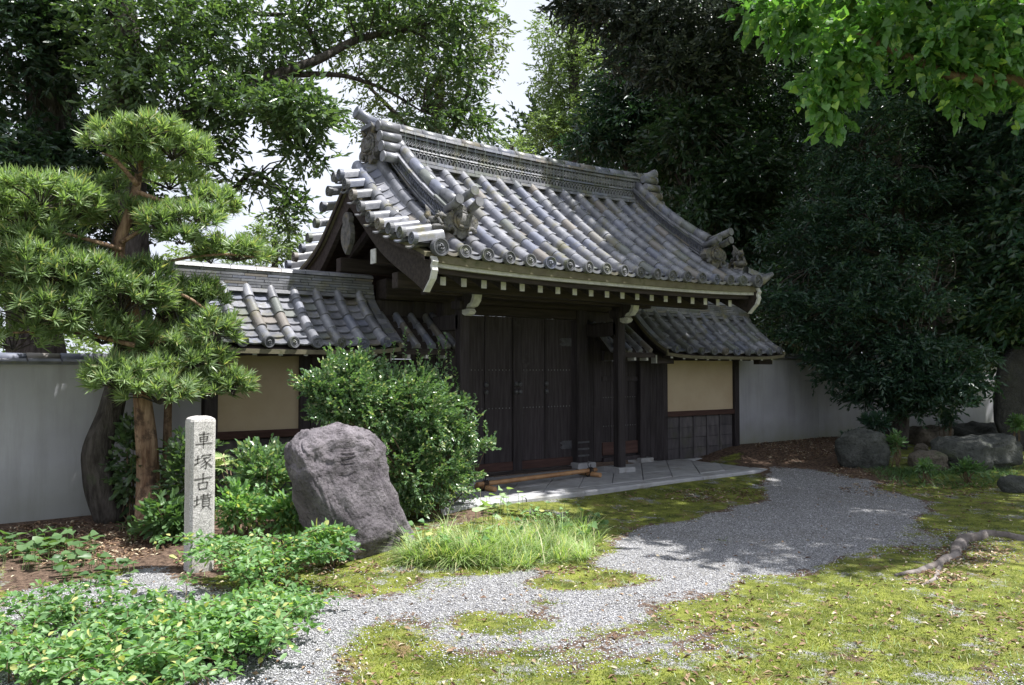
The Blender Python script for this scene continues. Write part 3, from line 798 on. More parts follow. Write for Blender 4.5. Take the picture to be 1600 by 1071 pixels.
# front posts with brackets
for xp in (0.0, 2.72):
    po = gpart('front_post', MB().bbox(xp - .07, xp + .07, -.07, .07, .20, 2.36, .018), 'wood')
    gpart('post_base', MB().bbox(xp - .16, xp + .16, -.16, .16, .115, .20, .02), 'slab', po)
    arm = MB().prism([(.10, 2.62), (-.28, 2.62), (-.33, 2.56), (-.32, 2.47), (-.25, 2.41), (-.17, 2.40), (-.15, 2.35), (.10, 2.35)], 0, xp - .05, xp + .05)
    gpart('bracket_arm', arm, 'wood', po)
    wm = MB().prism([(-.26, 2.645), (-.335, 2.60), (-.36, 2.53), (-.34, 2.45), (-.27, 2.385), (-.17, 2.37), (-.20, 2.41), (-.26, 2.43), (-.30, 2.50), (-.29, 2.57)], 0, xp - .054, xp + .054)
    gpart('white_bracket_nose', wm, 'white', po)
    gpart('white_bracket_nose', MB().prism([(-.07, 2.36), (-.20, 2.36), (-.235, 2.325), (-.20, 2.29), (-.13, 2.275), (-.07, 2.30)], 0, xp - .05, xp + .05), 'white', po)
    gpart('bracket_block', MB().bbox(xp - .10, xp + .10, -.10, .10, 2.36, 2.47, .015), 'wood', po)
gpart('front_beam', MB().bbox(-.55, 3.3, -.09, .09, 2.52, 2.72, .015), 'woodh')
gpart('front_tie_beam', MB().bbox(-1.0, 3.76, -.60, -.46, 2.62, 2.76, .015), 'woodh')
for xp in (0.0, 2.72): gpart('tie_beam', MB().bbox(xp - .07, xp + .07, .0, .62, 2.1, 2.3, .015), 'wood')
# main pillars and lintel
for xp in (.21, 2.59):
    po = gpart('main_pillar', MB().bbox(xp - .105, xp + .105, .64, .86, .21, 3.2, .02), 'wood')
    gpart('pillar_base', MB().bbox(xp - .18, xp + .18, .56, .96, .12, .21, .015), 'slab', po)
    for q in range(3): gpart('pillar_shoe', MB().box(xp - .110, xp + .110, .630, .638, .30 + .10 * q, .325 + .10 * q), 'iron', po)
lb = gpart('lintel', MB().bbox(-.74, 3.54, .60, .90, 2.50, 2.76, .03), 'woodh')
for sx, xe in ((-1, -.74), (1, 3.54)):
    gpart('lintel_end', MB().box(min(xe, xe + sx * .012), max(xe, xe + sx * .012), .615, .885, 2.515, 2.745), 'woodh', lb)
gpart('lintel_wall', MB().box(.33, 2.47, .72, .80, 2.76, 3.5), 'wood')
gpart('door_head', MB().bbox(.335, 2.465, .66, .80, 2.36, 2.498, .01), 'woodh')
gpart('sill', MB().bbox(.335, 2.465, .70, .82, .125, .165, .01), 'woodh')
# door leaves
def leaf(x0, x1, hinge_side):
    d = gpart('door', MB().box(x0 + .01, x1 - .01, .772, .80, .19, 2.355), 'wood')
    n = 2; w_ = (x1 - x0 - .02) / n
    for q in range(n):
        gpart('plank', MB().bbox(x0 + .01 + w_ * q + .006, x0 + .01 + w_ * (q + 1) - .006, .745, .772, .30, 2.355, .005), 'wood', d)
    gpart('bottom_rail', MB().bbox(x0 + .012, x1 - .012, .728, .772, .175, .298, .006), 'woodred', d)
    gpart('batten', MB().bbox((x0 + x1) / 2 - .02, (x0 + x1) / 2 + .02, .728, .745, .30, 2.355, .004), 'wood', d)
    nl = MB()
    for z_ in (1.60, 1.06):
        for q in range(17):
            x = x0 + .06 + q * (x1 - x0 - .12) / 16
            if abs(x - (x0 + x1) / 2) > .03: nl.ball((x, .744, z_), (.009, .007, .009), 6, 4)
    for (xx, zz_) in (((x0 + x1) / 2, 1.40), ((x0 + x1) / 2, 1.29)):
        gpart('door_boss', MB().ball((xx, .722, zz_), (.036, .026, .036), 12, 7), 'iron', d)
    gpart('nail_rows', nl, 'nail', d, kind='stuff')
    hx = x1 if hinge_side > 0 else x0
    for z_ in (.48, 2.02):
        s_ = -hinge_side
        pr = [(hx + s_ * .02, z_ - .06), (hx + s_ * .20, z_ - .06), (hx + s_ * .25, z_ - .035), (hx + s_ * .19, z_), (hx + s_ * .25, z_ + .035), (hx + s_ * .20, z_ + .06), (hx + s_ * .02, z_ + .06)]
        gpart('hinge_plate', MB().prism(pr, 1, .738, .744), 'iron', d)
    return d
leaf(.335, 1.40, -1); leaf(1.42, 2.462, 1)
st = gpart('meeting_stile', MB().bbox(1.33, 1.49, .712, .744, .15, 2.355, .008), 'wood')
for xx in (1.375, 1.445):
    for zz_ in (1.40, 1.29): gpart('door_boss', MB().ball((xx, .706, zz_), (.036, .026, .036), 12, 7), 'iron', st)
# sides: plank panel, small door, post, planks, each side of the pillars
def bay(sg):
    X_ = lambda v: 1.40 + sg * (v - 1.40)
    def bx(name, a, b, y0, y1, z0, z1, mt='wood', par=None, bev=.006):
        a, b = sorted((X_(a), X_(b))); return gpart(name, MB().bbox(a, b, y0, y1, z0, z1, bev), mt, par)
    pn = bx('plank_panel', 2.72, 3.08, .78, .81, .17, 2.50)
    for q in range(2): bx('plank', 2.722 + .178 * q, 2.896 + .178 * q, .755, .779, .19, 2.50, 'wood', pn, .004)
    dr = bx('side_door', 3.085, 3.865, .80, .83, .24, 1.74)
    for q in range(4): bx('plank', 3.09 + .194 * q, 3.278 + .194 * q, .778, .799, .26, 1.74, 'wood', dr, .004)
    bx('rail', 3.09, 3.86, .755, .777, 1.42, 1.50, 'wood', dr); bx('rail', 3.09, 3.86, .755, .777, .27, .47, 'woodred', dr)
    nl = MB()
    for z_ in (1.17, .72):
        for q in range(14): nl.ball((X_(3.13 + q * .053), .776, z_), (.008, .006, .008), 6, 4)
    gpart('nail_rows', nl, 'nail', dr, kind='stuff')
    bx('door_lintel', 3.08, 4.47, .70, .84, 1.745, 1.90)
    bx('upper_panel', 3.08, 4.40, .79, .82, 1.902, 2.50)
    bx('side_post', 3.87, 4.01, .70, .84, .19, 1.745, 'wood', None, .01)
    bx('post_stone', 3.80, 4.08, .62, .92, .10, .19, 'slab', None, .012)
    pn = bx('plank_panel', 4.012, 4.468, .79, .81, .13, 1.745)
    for q in range(3): bx('plank', 4.015 + .152 * q, 4.163 + .152 * q, .765, .789, .14, 1.745, 'wood', pn, .004)
    bx('ground_sill', 3.08, 3.868, .72, .84, .17, .235)
    # little pent roof over the side door
    pr = gpart('pent_roof', MB().strip([[(X_(v), .18, 1.86), (X_(v), .78, 2.30), (X_(v), .78, 2.25), (X_(v), .18, 1.81)] for v in (2.82, 3.62)] if sg > 0 else [[(X_(v), .18, 1.86), (X_(v), .78, 2.30), (X_(v), .78, 2.25), (X_(v), .18, 1.81)] for v in (3.62, 2.82)]), 'woodh')
    for q in range(4):
        v = X_(2.90 + .22 * q); a = math.atan2(.44, .60)
        for j in range(3): gpart('round_tile', RT, None, pr, loc=(v, .17 + j * .195, 1.895 + j * .143), rot=(a, 0, 0), scale=(.62, .85, .62))
    for q in range(3):
        v = X_(3.01 + .22 * q); a = math.atan2(.44, .60)
        for j in range(5): gpart('flat_tile', PT, None, pr, loc=(v, .18 + j * .12, 1.885 + j * .088), rot=(a - .08, 0, 0), scale=(.9, .9, 1))
    gpart('pent_edge', MB().tube([(X_(2.80), .80, 2.36), (X_(2.79), .55, 2.22), (X_(2.79), .33, 2.02), (X_(2.78), .19, 1.90), (X_(2.78), .13, 1.92)], [.035, .038, .042, .05, .05], 8), 'tile', pr)
    gpart('pent_eave_board', MB().box(min(X_(2.80), X_(3.64)), max(X_(2.80), X_(3.64)), .15, .18, 1.79, 1.845), 'woodh', pr)
    for q in range(3): gpart('pent_rafter_end', MB().box(X_(2.95 + .26 * q) - .02, X_(2.95 + .26 * q) + .02, .16, .30, 1.745, 1.788), 'white', pr)
bay(1); bay(-1)

# ------------------------------------------------------------------ side walls with their own roofs
def side_wall(label, xw0, xw1, xr0, xr1, rolls, gz, open_end):
    """xw: plastered wall, xr: roof; open_end = the x of the roof end next to the gate"""
    w_ = root('side_wall', ((xw0 + xw1) / 2, .9, gz), label, 'wall', 'plastered walls beside the gate')
    off = Vector(w_.location)
    def wp(name, data, mt, par=None, loc=None, rot=None, scale=None):
        o = link(name, data, mt, par or w_, None, rot, scale)
        o.location = (Vector(loc) if loc is not None else Vector((0, 0, 0))) - (off if par is None else Vector((0, 0, 0)))
        return o
    wp('stone_footing', MB().bbox(xw0 - .14, xw1 + .14, .74, 1.10, gz - .15, gz + .05, .01), 'slab')
    wp('plaster_panel', MB().box(xw0, xw1, .83, 1.02, .90, 1.86), 'beige')
    for xp in (xw0 - .065, xw1 + .065): wp('corner_post', MB().bbox(xp - .065, xp + .065, .775, 1.06, gz, 1.86, .01), 'wood')
    wp('mid_rail', MB().bbox(xw0, xw1, .79, 1.04, .81, .90, .008), 'woodred')
    wp('top_plate', MB().bbox(xw0 - .2, xw1 + .2, .80, 1.02, 1.862, 1.95, .008), 'woodh')
    n = max(2, round((xw1 - xw0) / .35)); bw = (xw1 - xw0) / n
    lp = wp('lower_panel', MB().box(xw0, xw1, .86, 1.0, gz + .05, .81), 'woodlow')
    for q in range(n):
        for r_ in range(4):
            z0 = gz + .06 + r_ * (.80 - gz - .06) / 4; z1 = z0 + (.80 - gz - .06) / 4 - .006
            wp('board', MB().bbox(xw0 + bw * q + .012, xw0 + bw * (q + 1) - .012, .842, .859, z0, z1, .003), 'woodlow', lp, off * 0)
        if q: wp('batten', MB().bbox(xw0 + bw * q - .02, xw0 + bw * q + .02, .815, .858, gz + .05, .81, .004), 'woodlow', lp)
    def Zw(x, y):
        yy = min(y, 1.8 - y); t = yy - .05
        e = .05 * max(0, abs(x - (xr0 + xr1) / 2) / ((xr1 - xr0) / 2)) ** 4 * math.exp(-max(t, 0) / .3)
        return 1.91 + .62 * t + .30 * t * t + e + .0
    secs = []
    xs = np.linspace(xr0, xr1, 12); ys = [.08, .25, .42, .6, .75, .9, 1.05, 1.2, 1.38, 1.55, 1.72]
    mb = MB(); m = len(ys)
    for x in xs: mb_s = [(x, y, Zw(x, y) - .105) for y in ys] + [(x, y, Zw(x, y) - .14) for y in ys[::-1]]; secs.append(mb_s)
    rf = wp('roof', MB().strip(secs), 'woodh')
    for x in rolls:
        y = .05; first = True
        while y < .80:
            a = math.atan2(Zw(x, y + .03) - Zw(x, y), .03)
            wp('round_tile', RT, None, rf, (x + random.uniform(-.006, .006), y, Zw(x, y) + random.uniform(-.004, .004)), (a - .01, 0, random.uniform(-.03, .03)), (.92, 1, .92))
            if first: wp('end_tile', DT, None, rf, (x, y - .012, Zw(x, y) - .004), (-.25, random.uniform(0, 6), 0), (.88, .88, .88)); first = False
            y += .262 * math.cos(a)
    cols = sorted(rolls)
    cols = [cols[0] - .29] + cols + [cols[-1] + .29]
    for i in range(len(cols) - 1):
        x = (cols[i] + cols[i + 1]) / 2
        if x - .1 < xr0 or x + .1 > xr1: continue
        y = .06
        while y < .80:
            a = math.atan2(Zw(x, y + .03) - Zw(x, y), .03)
            wp('flat_tile', PT, None, rf, (x, y, Zw(x, y) - .006), (a - .16, 0, random.uniform(-.02, .02)), (1.0, .95, 1)); y += .135 * math.cos(a)
    mb = MB()
    for x in rolls: mb.tube([(x, y, Zw(x, y)) for y in (1.0, 1.2, 1.4, 1.6, 1.75)], .072, 8)
    o = wp('rear_round_tiles', mb, 'tile_dark', rf); o['kind'] = 'stuff'
    mb = MB()
    for y in np.arange(1.0, 1.7, .12):
        mb.strip([[(x, y, Zw(x, y) - .01), (x, y + .13, Zw(x, y + .13) + .0), (x, y + .13, Zw(x, y + .13) - .05), (x, y, Zw(x, y) - .05)] for x in (xr0 + .02, xr1 - .02)])
    o = wp('rear_flat_tiles', mb, 'tile_dark', rf); o['kind'] = 'stuff'
    # thin eave board, rafters
    wp('eave_board', MB().strip([[(x, .045, Zw(x, .05) - .135), (x, .085, Zw(x, .05) - .135), (x, .085, Zw(x, .05) - .085), (x, .045, Zw(x, .05) - .085)] for x in np.linspace(xr0, xr1, 12)]), 'board')
    x = xr0 + .15
    while x < xr1 - .05:
        z = Zw(x, .12) - .15
        r_ = wp('rafter', MB().bbox(x - .022, x + .022, .105, .80, z - .045, z, .004), 'woodh'); 
        wp('rafter_end', MB().box(x - .023, x + .023, .095, .104, z - .047, z + .002), 'white', r_, None); x += .285
    # rake trim at the two ends
    for xe, sg in ((xr0, 1), (xr1, -1)):
        for rear in (0, 1):
            secs = []
            for y in np.linspace(.9, .04, 10):
                z = Zw(xe, y); yy = 1.8 - y if rear else y
                secs.append([(xe - .02, yy, z - .04), (xe + .02, yy, z - .04), (xe + .02, yy, z - .085), (xe - .02, yy, z - .085)])
            wp('rake_board', MB().strip(secs), 'board')
            if not rear:
                y = .06
                while y < .82:
                    z = Zw(xe + sg * .06, y); a = math.atan2(Zw(xe, y + .03) - Zw(xe, y), .03)
                    wp('rake_tile', MB().bbox(-.055, .055, 0, .10, -.02, .01, .004), 'tile', rf, (xe + sg * .055, y, z - .01), (a, 0, 0)); y += .10 * math.cos(a)
        wp('purlin_end', MB().bbox(min(xe + sg * .02, xe + sg * .4), max(xe + sg * .02, xe + sg * .4), .28, .40, 1.70, 1.84, .005), 'woodh')
        wp('white_end_cap', MB().box(xe - .0 if sg > 0 else xe - .0, (xe + sg * .0195) if sg > 0 else xe + .001, .285, .395, 1.705, 1.835) if sg > 0 else MB().box(xe - .0195, xe, .285, .395, 1.705, 1.835), 'white')
    # ridge of thin courses, like bricks
    rg = wp('ridge', MB().box(xr0 + .08, xr1 - .02, .83, .97, 2.44, 2.74), 'tile_dark')
    for c_ in range(6):
        hw = .125 - .004 * c_; z0 = 2.56 + .033 * c_; x = xr0 + .06 - random.uniform(0, .2)
        while x < xr1:
            L_ = .27; a, b = max(x, xr0 + .06), min(x + L_ - .006, xr1)
            if b - a > .03: wp('ridge_tile', MB().box(a, b, .9 - hw + random.uniform(-.004, .004), .9 + hw, z0, z0 + .027), 'tile', rg)
            x += L_
    x = xr0 + .06
    while x < xr1 - .05:
        b = min(x + .30, xr1 + .01)
        wp('ridge_cap_tile', MB().strip([[(u, .9 - .12, 2.76), (u, .9 - .10, 2.80), (u, .9, 2.825), (u, 1.0, 2.80), (u, 1.02, 2.76)] for u in (x + .003, b - .003)]), 'tile', rg); x += .3
    wp('base_course', MB().strip([[(u, .9 - .16, 2.505), (u, .9 + .16, 2.505), (u, .9 + .14, 2.55), (u, .9 - .14, 2.55)] for u in (xr0 + .05, xr1)]), 'tile_dark', rg)
    return w_
lrolls = [-3.02, -2.73, -2.45, -2.17, -1.90, -1.62, -1.33, -1.04]
side_wall('ochre plastered side wall with sunlit tiled roof, behind the pine-like tree, boulder and round bush', -2.76, -1.80, -3.30, -.84, lrolls, .08, -.84)
side_wall('ochre plastered side wall with weathered board base and shaded tiled roof, joining the long grey wall past the gate', 4.60, 6.36, 3.80, 6.80, [4.0 + .295 * k for k in range(10)], .03, 3.8)

# ------------------------------------------------------------------ long grey boundary walls
def boundary(label, pts, top, face_y=None, flip=False):
    """pts: wall face line; thickness behind"""
    x0, y0 = pts[0]; x1, y1 = pts[-1]
    w_ = root('boundary_wall', ((x0 + x1) / 2, (y0 + y1) / 2, float(hgt((x0 + x1) / 2, (y0 + y1) / 2))), label, 'wall', 'grey plastered boundary walls')
    off = Vector(w_.location); body = MB(); cap = MB()
    d = Vector((x1 - x0, y1 - y0, 0)).normalized(); nrm = Vector((-d.y, d.x, 0))
    sec = lambda p, a, b, c, e: [(p.x + nrm.x * a, p.y + nrm.y * a, c), (p.x + nrm.x * b, p.y + nrm.y * b, c), (p.x + nrm.x * b, p.y + nrm.y * b, e), (p.x + nrm.x * a, p.y + nrm.y * a, e)]
    P0, P1 = Vector((x0, y0, 0)), Vector((x1, y1, 0))
    body.strip([sec(p, 0, .24, -.2, top) for p in (P0, P1)])
    b = link('wall_body', body, 'plaster', w_); b.location = -off
    c_ = link('coping', MB().strip([sec(p, -.05, .29, top, top + .035) for p in (P0, P1)]), 'tile_dark', w_); c_.location = -off
    L_ = (P1 - P0).length; k = int(L_ / .30); ang = math.atan2(d.y, d.x)
    ct = MB().tube([(0, 0, 0), (.293, 0, 0)], [.062, .056], 10).mesh('coping_tile'); ct.materials.append(M['tile_dark'])
    for i in range(k):
        p = P0 + d * (.30 * i + .003) + nrm * .12
        link('coping_tile', ct, None, c_, (p.x, p.y, top + .06), (0, 0, ang))
    ft = MB().box(0, .285, -.085, 0, -.012, .012).mesh('coping_slab'); ft.materials.append(M['tile_dark'])
    for i in range(k):
        p = P0 + d * (.30 * i + .006) + nrm * .02
        link('coping_slab', ft, None, c_, (p.x, p.y, top + .05), (.35, 0, ang))
    return w_
boundary('long pale grey plastered wall with dark tile coping behind the leaning dark trunk', [(-11.5, .86), (-2.92, .86)], 1.655)
boundary('stained grey plastered wall joining the ochre side wall, above a heap of brown leaves', [(6.52, .86), (9.08, .86)], 1.80)
boundary('shadowy grey plastered wall bending away behind the garden rocks and dark evergreen', [(9.09, .86), (20, -1.2)], 1.80)

# ------------------------------------------------------------------ stone platform with diagonal joints
plat = root('stone_platform', (1.7, -.2, 0), 'low grey stone platform with diagonal joints in front of the gate doors', 'platform')
def clip(poly, fn):
    out = []
    for i in range(len(poly)):
        a, b = poly[i], poly[(i + 1) % len(poly)]; fa, fb = fn(a), fn(b)
        if fa >= 0: out.append(a)
        if (fa >= 0) != (fb >= 0):
            t_ = fa / (fa - fb); out.append((a[0] + (b[0] - a[0]) * t_, a[1] + (b[1] - a[1]) * t_))
    return out
def slab_piece(poly):
    cx = sum(p[0] for p in poly) / len(poly); cy = sum(p[1] for p in poly) / len(poly)
    poly = [(p[0] + (cx - p[0]) * .012, p[1] + (cy - p[1]) * .012) for p in poly]
    ins = [(p[0] + (cx - p[0]) * .03, p[1] + (cy - p[1]) * .03) for p in poly]
    h_ = random.uniform(-.004, .004); n = len(poly); mb = MB()
    vs = [(p[0] - 1.7, p[1] + .2, -.05) for p in poly] + [(p[0] - 1.7, p[1] + .2, .108 + h_) for p in poly] + [(p[0] - 1.7, p[1] + .2, .120 + h_) for p in ins]
    fs = [(i, (i + 1) % n, n + (i + 1) % n, n + i) for i in range(n)] + [(n + i, n + (i + 1) % n, 2 * n + (i + 1) % n, 2 * n + i) for i in range(n)] + [tuple(range(2 * n, 3 * n))]
    mb.add(vs, fs); link('paving_slab', mb, 'slab', plat)
ux = .70710678
k = -8
bounds = [lambda p: p[0] + .95, lambda p: 4.75 - p[0], lambda p: p[1] + .79, lambda p: .66 - p[1]]
for k in range(-9, 10):
    c0 = -.12 + .575 * k
    # strip between lines x - y = c
    s0, s1 = c0 + 1.0, c0 + 1.575
    big = [(-12, -12 - s0), (12, 12 - s0), (12, 12 - s1), (-12, -12 - s1)]
    for b_ in bounds: big = clip(big, b_) if len(big) > 2 else []
    if len(big) > 2:
        area = abs(sum(big[i][0] * big[(i + 1) % len(big)][1] - big[(i + 1) % len(big)][0] * big[i][1] for i in range(len(big)))) / 2
        if area < .03: continue
        cut = random.uniform(-.35, .2)
        for fn in ((lambda p: p[1] + p[0] * 0 - cut), (lambda p: cut - p[1])):
            q = clip(big, fn)
            if len(q) > 2: slab_piece(q)
x = -.95
while x < 4.75:
    L_ = random.choice((.9, 1.15, 1.3)); b = min(x + L_, 4.78)
    wv = [random.uniform(-.012, .012) for _ in range(2)]
    link('kerb_stone', MB().bbox(x + .005 - 1.7, b - .005 - 1.7, -1.055 + .2 + wv[0], -.80 + .2, -.05, .122, .018), 'slab', plat); x = b
link('bedding', MB().box(-.93 - 1.7, 4.73 - 1.7, -1.03 + .2, .60 + .2, -.06, .095), 'rock_green', plat)

# bamboo pole barrier lying on two cross pieces
a = atz(757, 757, .20); b = atz(921, 736, .20)
bp = root('bamboo_barrier', (float((a[0] + b[0]) / 2), float((a[1] + b[1]) / 2), .12), 'brown bamboo pole tied to two short end pieces lying before the doors', 'pole')
o_ = Vector(bp.location); A, B = Vector(a) - o_, Vector(b) - o_; A.z = B.z = .085; dv = (B - A).normalized(); pv = Vector((-dv.y, dv.x, 0))
pts, rr = [], []
for q in range(8):
    for e, r_ in ((-.012, .030), (0, .034), (.012, .030)):
        pts.append(A + dv * ((B - A).length * (q + .5) / 8 + e)); rr.append(r_)
pts = [A - dv * .12] + pts + [B + dv * .14]; rr = [.031] + rr + [.030]
link('pole', MB().tube(pts, rr, 10), 'bamboo', bp)
for e in (A, B):
    link('cross_piece', MB().tube([e - pv * .20 + Vector((0, 0, -.045)), e - pv * .02 + Vector((0, 0, -.045)), e + pv * .20 + Vector((0, 0, -.045))], [.032, .034, .032], 10), 'bamboo', bp)
    tw = MB()
    for q in (-.03, -.01, .01, .03):
        tw.tube([e + dv * (q + .02 * math.sin(g)) + pv * .045 * math.cos(g) + Vector((0, 0, -.02 + .06 * math.sin(g))) for g in np.linspace(0, 2 * math.pi, 9)], .006, 5, False)
    tw.tube([e + Vector((0, 0, .03)), e + pv * .03 + Vector((0, 0, .075)), e + pv * .05 + dv * .03 + Vector((0, 0, .10))], .005, 5)
    tw.tube([e + Vector((0, 0, .03)), e - pv * .03 + Vector((0, 0, .08)), e - pv * .05 - dv * .03 + Vector((0, 0, .09))], .005, 5)
    link('rope_tie', tw, 'rope', bp)

# ------------------------------------------------------------------ inscribed marker stone
mk = root('stone_marker', (-3.635, -1.755, 0), 'pale granite pillar carved with four vertical characters beside the boulder', 'stone marker')
mb = MB(); hw = .097; H_ = 1.19; rails = []
nlev = 26
for i in range(nlev + 1):
    z = -.1 + (H_ + .1) * i / nlev; ring = []
    for k in range(24):
        a = 2 * math.pi * k / 24 + .13; c_, s_ = math.cos(a), math.sin(a); e = .16
        r_ = 1 / (abs(c_) ** (2 / e) + abs(s_) ** (2 / e)) ** (e / 2)
        wv = 1 + .022 * mnoise.noise(Vector((c_ * 2, s_ * 2, z * 6)))
        ring.append((c_ * r_ * hw * wv, s_ * r_ * hw * wv, z))
    rails.append(ring)
for ins, z in ((.95, H_ + .02), (.78, H_ + .032), (.4, H_ + .042)):
    rails.append([(p[0] * ins, p[1] * ins, z + .006 * mnoise.noise(Vector((p[0] * 30, p[1] * 30, z)))) for p in rails[nlev]])
mb.strip(rails); ms = link('shaft', mb, 'granite', mk)
# brush strokes: (x0,y0,x1,y1,w0,w1) on a unit cell
CH = {
 'sha': [(.22,.82,.80,.86,.05,.06), (.28,.66,.30,.40,.05,.05), (.28,.66,.72,.70,.05,.05), (.72,.70,.68,.42,.06,.05), (.30,.54,.70,.57,.04,.04), (.30,.41,.68,.43,.04,.04), (.05,.25,.96,.31,.06,.07), (.50,.98,.49,.02,.07,.035)],
 'zuka': [(.02,.62,.32,.70,.06,.05), (.18,.86,.17,.40,.06,.05), (.0,.34,.34,.50,.07,.03), (.42,.84,.92,.90,.05,.05), (.42,.84,.38,.72,.06,.03), (.92,.90,.84,.76,.06,.03), (.48,.70,.82,.73,.045,.045), (.66,.72,.40,.52,.05,.03), (.56,.62,.68,.40,.05,.05), (.68,.40,.64,.08,.06,.05), (.64,.08,.55,.14,.05,.02), (.62,.50,.38,.34,.045,.03), (.65,.36,.34,.14,.05,.03), (.90,.62,.70,.46,.05,.03), (.70,.46,.98,.16,.04,.08)],
 'ko': [(.02,.66,.96,.74,.06,.08), (.50,1.0,.48,.44,.07,.05), (.24,.44,.28,.06,.06,.05), (.24,.44,.74,.48,.05,.06), (.74,.48,.70,.08,.07,.05), (.28,.08,.70,.12,.05,.05)],
 'fun': [(.0,.62,.30,.70,.06,.05), (.16,.88,.16,.36,.06,.05), (.0,.30,.33,.46,.07,.03), (.38,.86,.96,.90,.05,.05), (.54,.98,.53,.76,.045,.04), (.78,1.0,.77,.78,.045,.04), (.36,.74,.98,.77,.045,.045), (.48,.66,.48,.24,.045,.045), (.48,.66,.86,.68,.045,.045), (.86,.68,.85,.25,.05,.045), (.50,.54,.84,.55,.035,.035), (.50,.40,.84,.41,.035,.035), (.48,.26,.86,.27,.04,.04), (.56,.24,.38,.02,.05,.02), (.76,.24,.96,.04,.04,.06)],
}
groove_shade = MB()  # raised strips, the grooves' shade put into their colour
for nm, zc in (('sha', 1.045), ('zuka', .875), ('ko', .715), ('fun', .555)):
    for (x0, y0, x1, y1, w0, w1) in CH[nm]:
        cw, chh = .135, .135
        p0 = Vector(((x0 - .5) * cw, 0, zc + (y0 - .5) * chh)); p1 = Vector(((x1 - .5) * cw, 0, zc + (y1 - .5) * chh))
        d = (p1 - p0).normalized(); n_ = Vector((-d.z, 0, d.x)); yf = -hw - .0015
        mid = (p0 + p1) / 2; ws = (w0 * cw * .85, (w0 + w1) * .5 * cw * .62, w1 * cw * .75)
        vs = []
        for p, ww in ((p0 - d * .003, ws[0] * .6), (p0 + d * .004, ws[0]), (mid, ws[1]), (p1 - d * .004, ws[2]), (p1 + d * .003, ws[2] * .4)):
            vs += [(p.x + n_.x * ww, yf, p.z + n_.z * ww), (p.x - n_.x * ww, yf, p.z - n_.z * ww)]
        vs2 = [(v[0], yf + .006, v[2]) for v in vs]
        groove_shade.add(vs + vs2, [(0, 1, 3, 2), (2, 3, 5, 4), (4, 5, 7, 6), (6, 7, 9, 8), (0, 2, 12, 10), (2, 4, 14, 12), (4, 6, 16, 14), (6, 8, 18, 16), (1, 11, 13, 3), (3, 13, 15, 5), (5, 15, 17, 7), (7, 17, 19, 9)])
link('inscription', groove_shade, 'groove_shade', mk)

# ------------------------------------------------------------------ boulders and rocks
def rock_mesh(name, fn, sub=5, amp=.06, fr=1.6, seed=0.0, fine=.012, sq=.5):
    bm = bmesh.new(); bmesh.ops.create_icosphere(bm, subdivisions=sub, radius=1)
    for v in bm.verts:
        d = v.co.normalized(); e = .42
        sp_ = lambda u: math.copysign(abs(u) ** e, u)
        q = Vector((d.x, d.y, d.z)); q = Vector((sp_(d.x), sp_(d.y), sp_(d.z))) * sq + q * (1 - sq)
        p = Vector(fn(q)); s0 = Vector((seed, seed * 2, -seed))
        n_ = mnoise.fractal(p * fr + s0, 1.0, 2.0, 5) * amp
        rid = abs(mnoise.noise(p * fr * 2.2 + s0 * 1.7)); n_ -= (max(0, .10 - rid) * amp * 3.0)
        n_ += mnoise.fractal(p * 9 + s0, 1.0, 2.2, 4) * fine
        v.co = p + d * n_
    me = bpy.data.meshes.new(name); bm.to_mesh(me); bm.free()
    me.polygons.foreach_set('use_smooth', [True] * len(me.polygons)); return me
def boulder_fn(q):
    s_ = min(max((q.z + 1) / 2, 0), 1)
    lv = [0, .12, .3, .55, .8, .93, 1.0]
    xl = float(np.interp(s_, lv, [-2.66, -2.72, -2.80, -2.90, -3.0, -3.0, -2.93])); xr = float(np.interp(s_, lv, [-1.80, -1.86, -1.96, -2.12, -2.16, -2.22, -2.34]))
    cx = (xl + xr) / 2; hx = (xr - xl) / 2
    return (cx + q.x * hx + 2.4, q.y * (.33 - .10 * s_) + .06 * s_, -.12 + s_ * 1.24 + .02 * q.x * s_)
link('boulder', rock_mesh('boulder', boulder_fn, 6, .044, 2.9, 3.1, .03, .92), 'rock', None, (-2.38, -2.0, 0), None, None, label='tall rough purplish grey upright boulder with flat top beside the stone marker', cat='boulder')
def rock(px0, px1, pyb, pyt, mat, label, seed, dep=.8, grp='rocks of the garden edging on the right'):
    p0, p1 = gpt(px0, pyb), gpt(px1, pyb); c_ = (p0 + p1) / 2
    wd = np.linalg.norm((p1 - p0)[:2]) / 2
    ht = at((px0 + px1) / 2, pyt, float(c_[1]))[2] - c_[2]
    dirx = math.atan2((p1 - p0)[1], (p1 - p0)[0])
    dep = min(dep, .55); fn = lambda q: (q.x * wd * .98, q.y * wd * dep, (q.z * .5 + .5) * ht * 1.05 - .12 * ht if q.z > -1 else -.1)
    me = rock_mesh('rock', fn, 4, .14 * wd, 2.6 / max(wd, .3), seed, .008)
    cb = c_ + np.array([FWD[0], FWD[1], 0]) * wd * dep * .55
    return link('garden_rock', me, mat, None, (cb[0], cb[1], float(hgt(cb[0], cb[1])) - .03), (0, 0, dirx), None, label=label, cat='rock', group=grp)
rock(1312, 1396, 731, 667, 'rock_green', 'large greenish domed rock at the end of the gravel path', 1.0)
rock(1428, 1486, 690, 664, 'rock_brown', 'tan flat-topped rock behind the larger ones, below the lowest branches', 2.2)
rock(1450, 1502, 668, 637, 'rock_brown', 'pale brown rounded rock highest among the garden rocks', 5.2)
rock(1422, 1486, 722, 702, 'rock_brown', 'low brown rock half sunk in grass beside the large domed rock', 7.4)
rock(1494, 1582, 727, 684, 'rock_green', 'wide dark green rock sloping down to the right', 9.3)
rock(1500, 1610, 694, 663, 'rock_green', 'long dark slab-like rock behind the wide sloping one', 11.5)
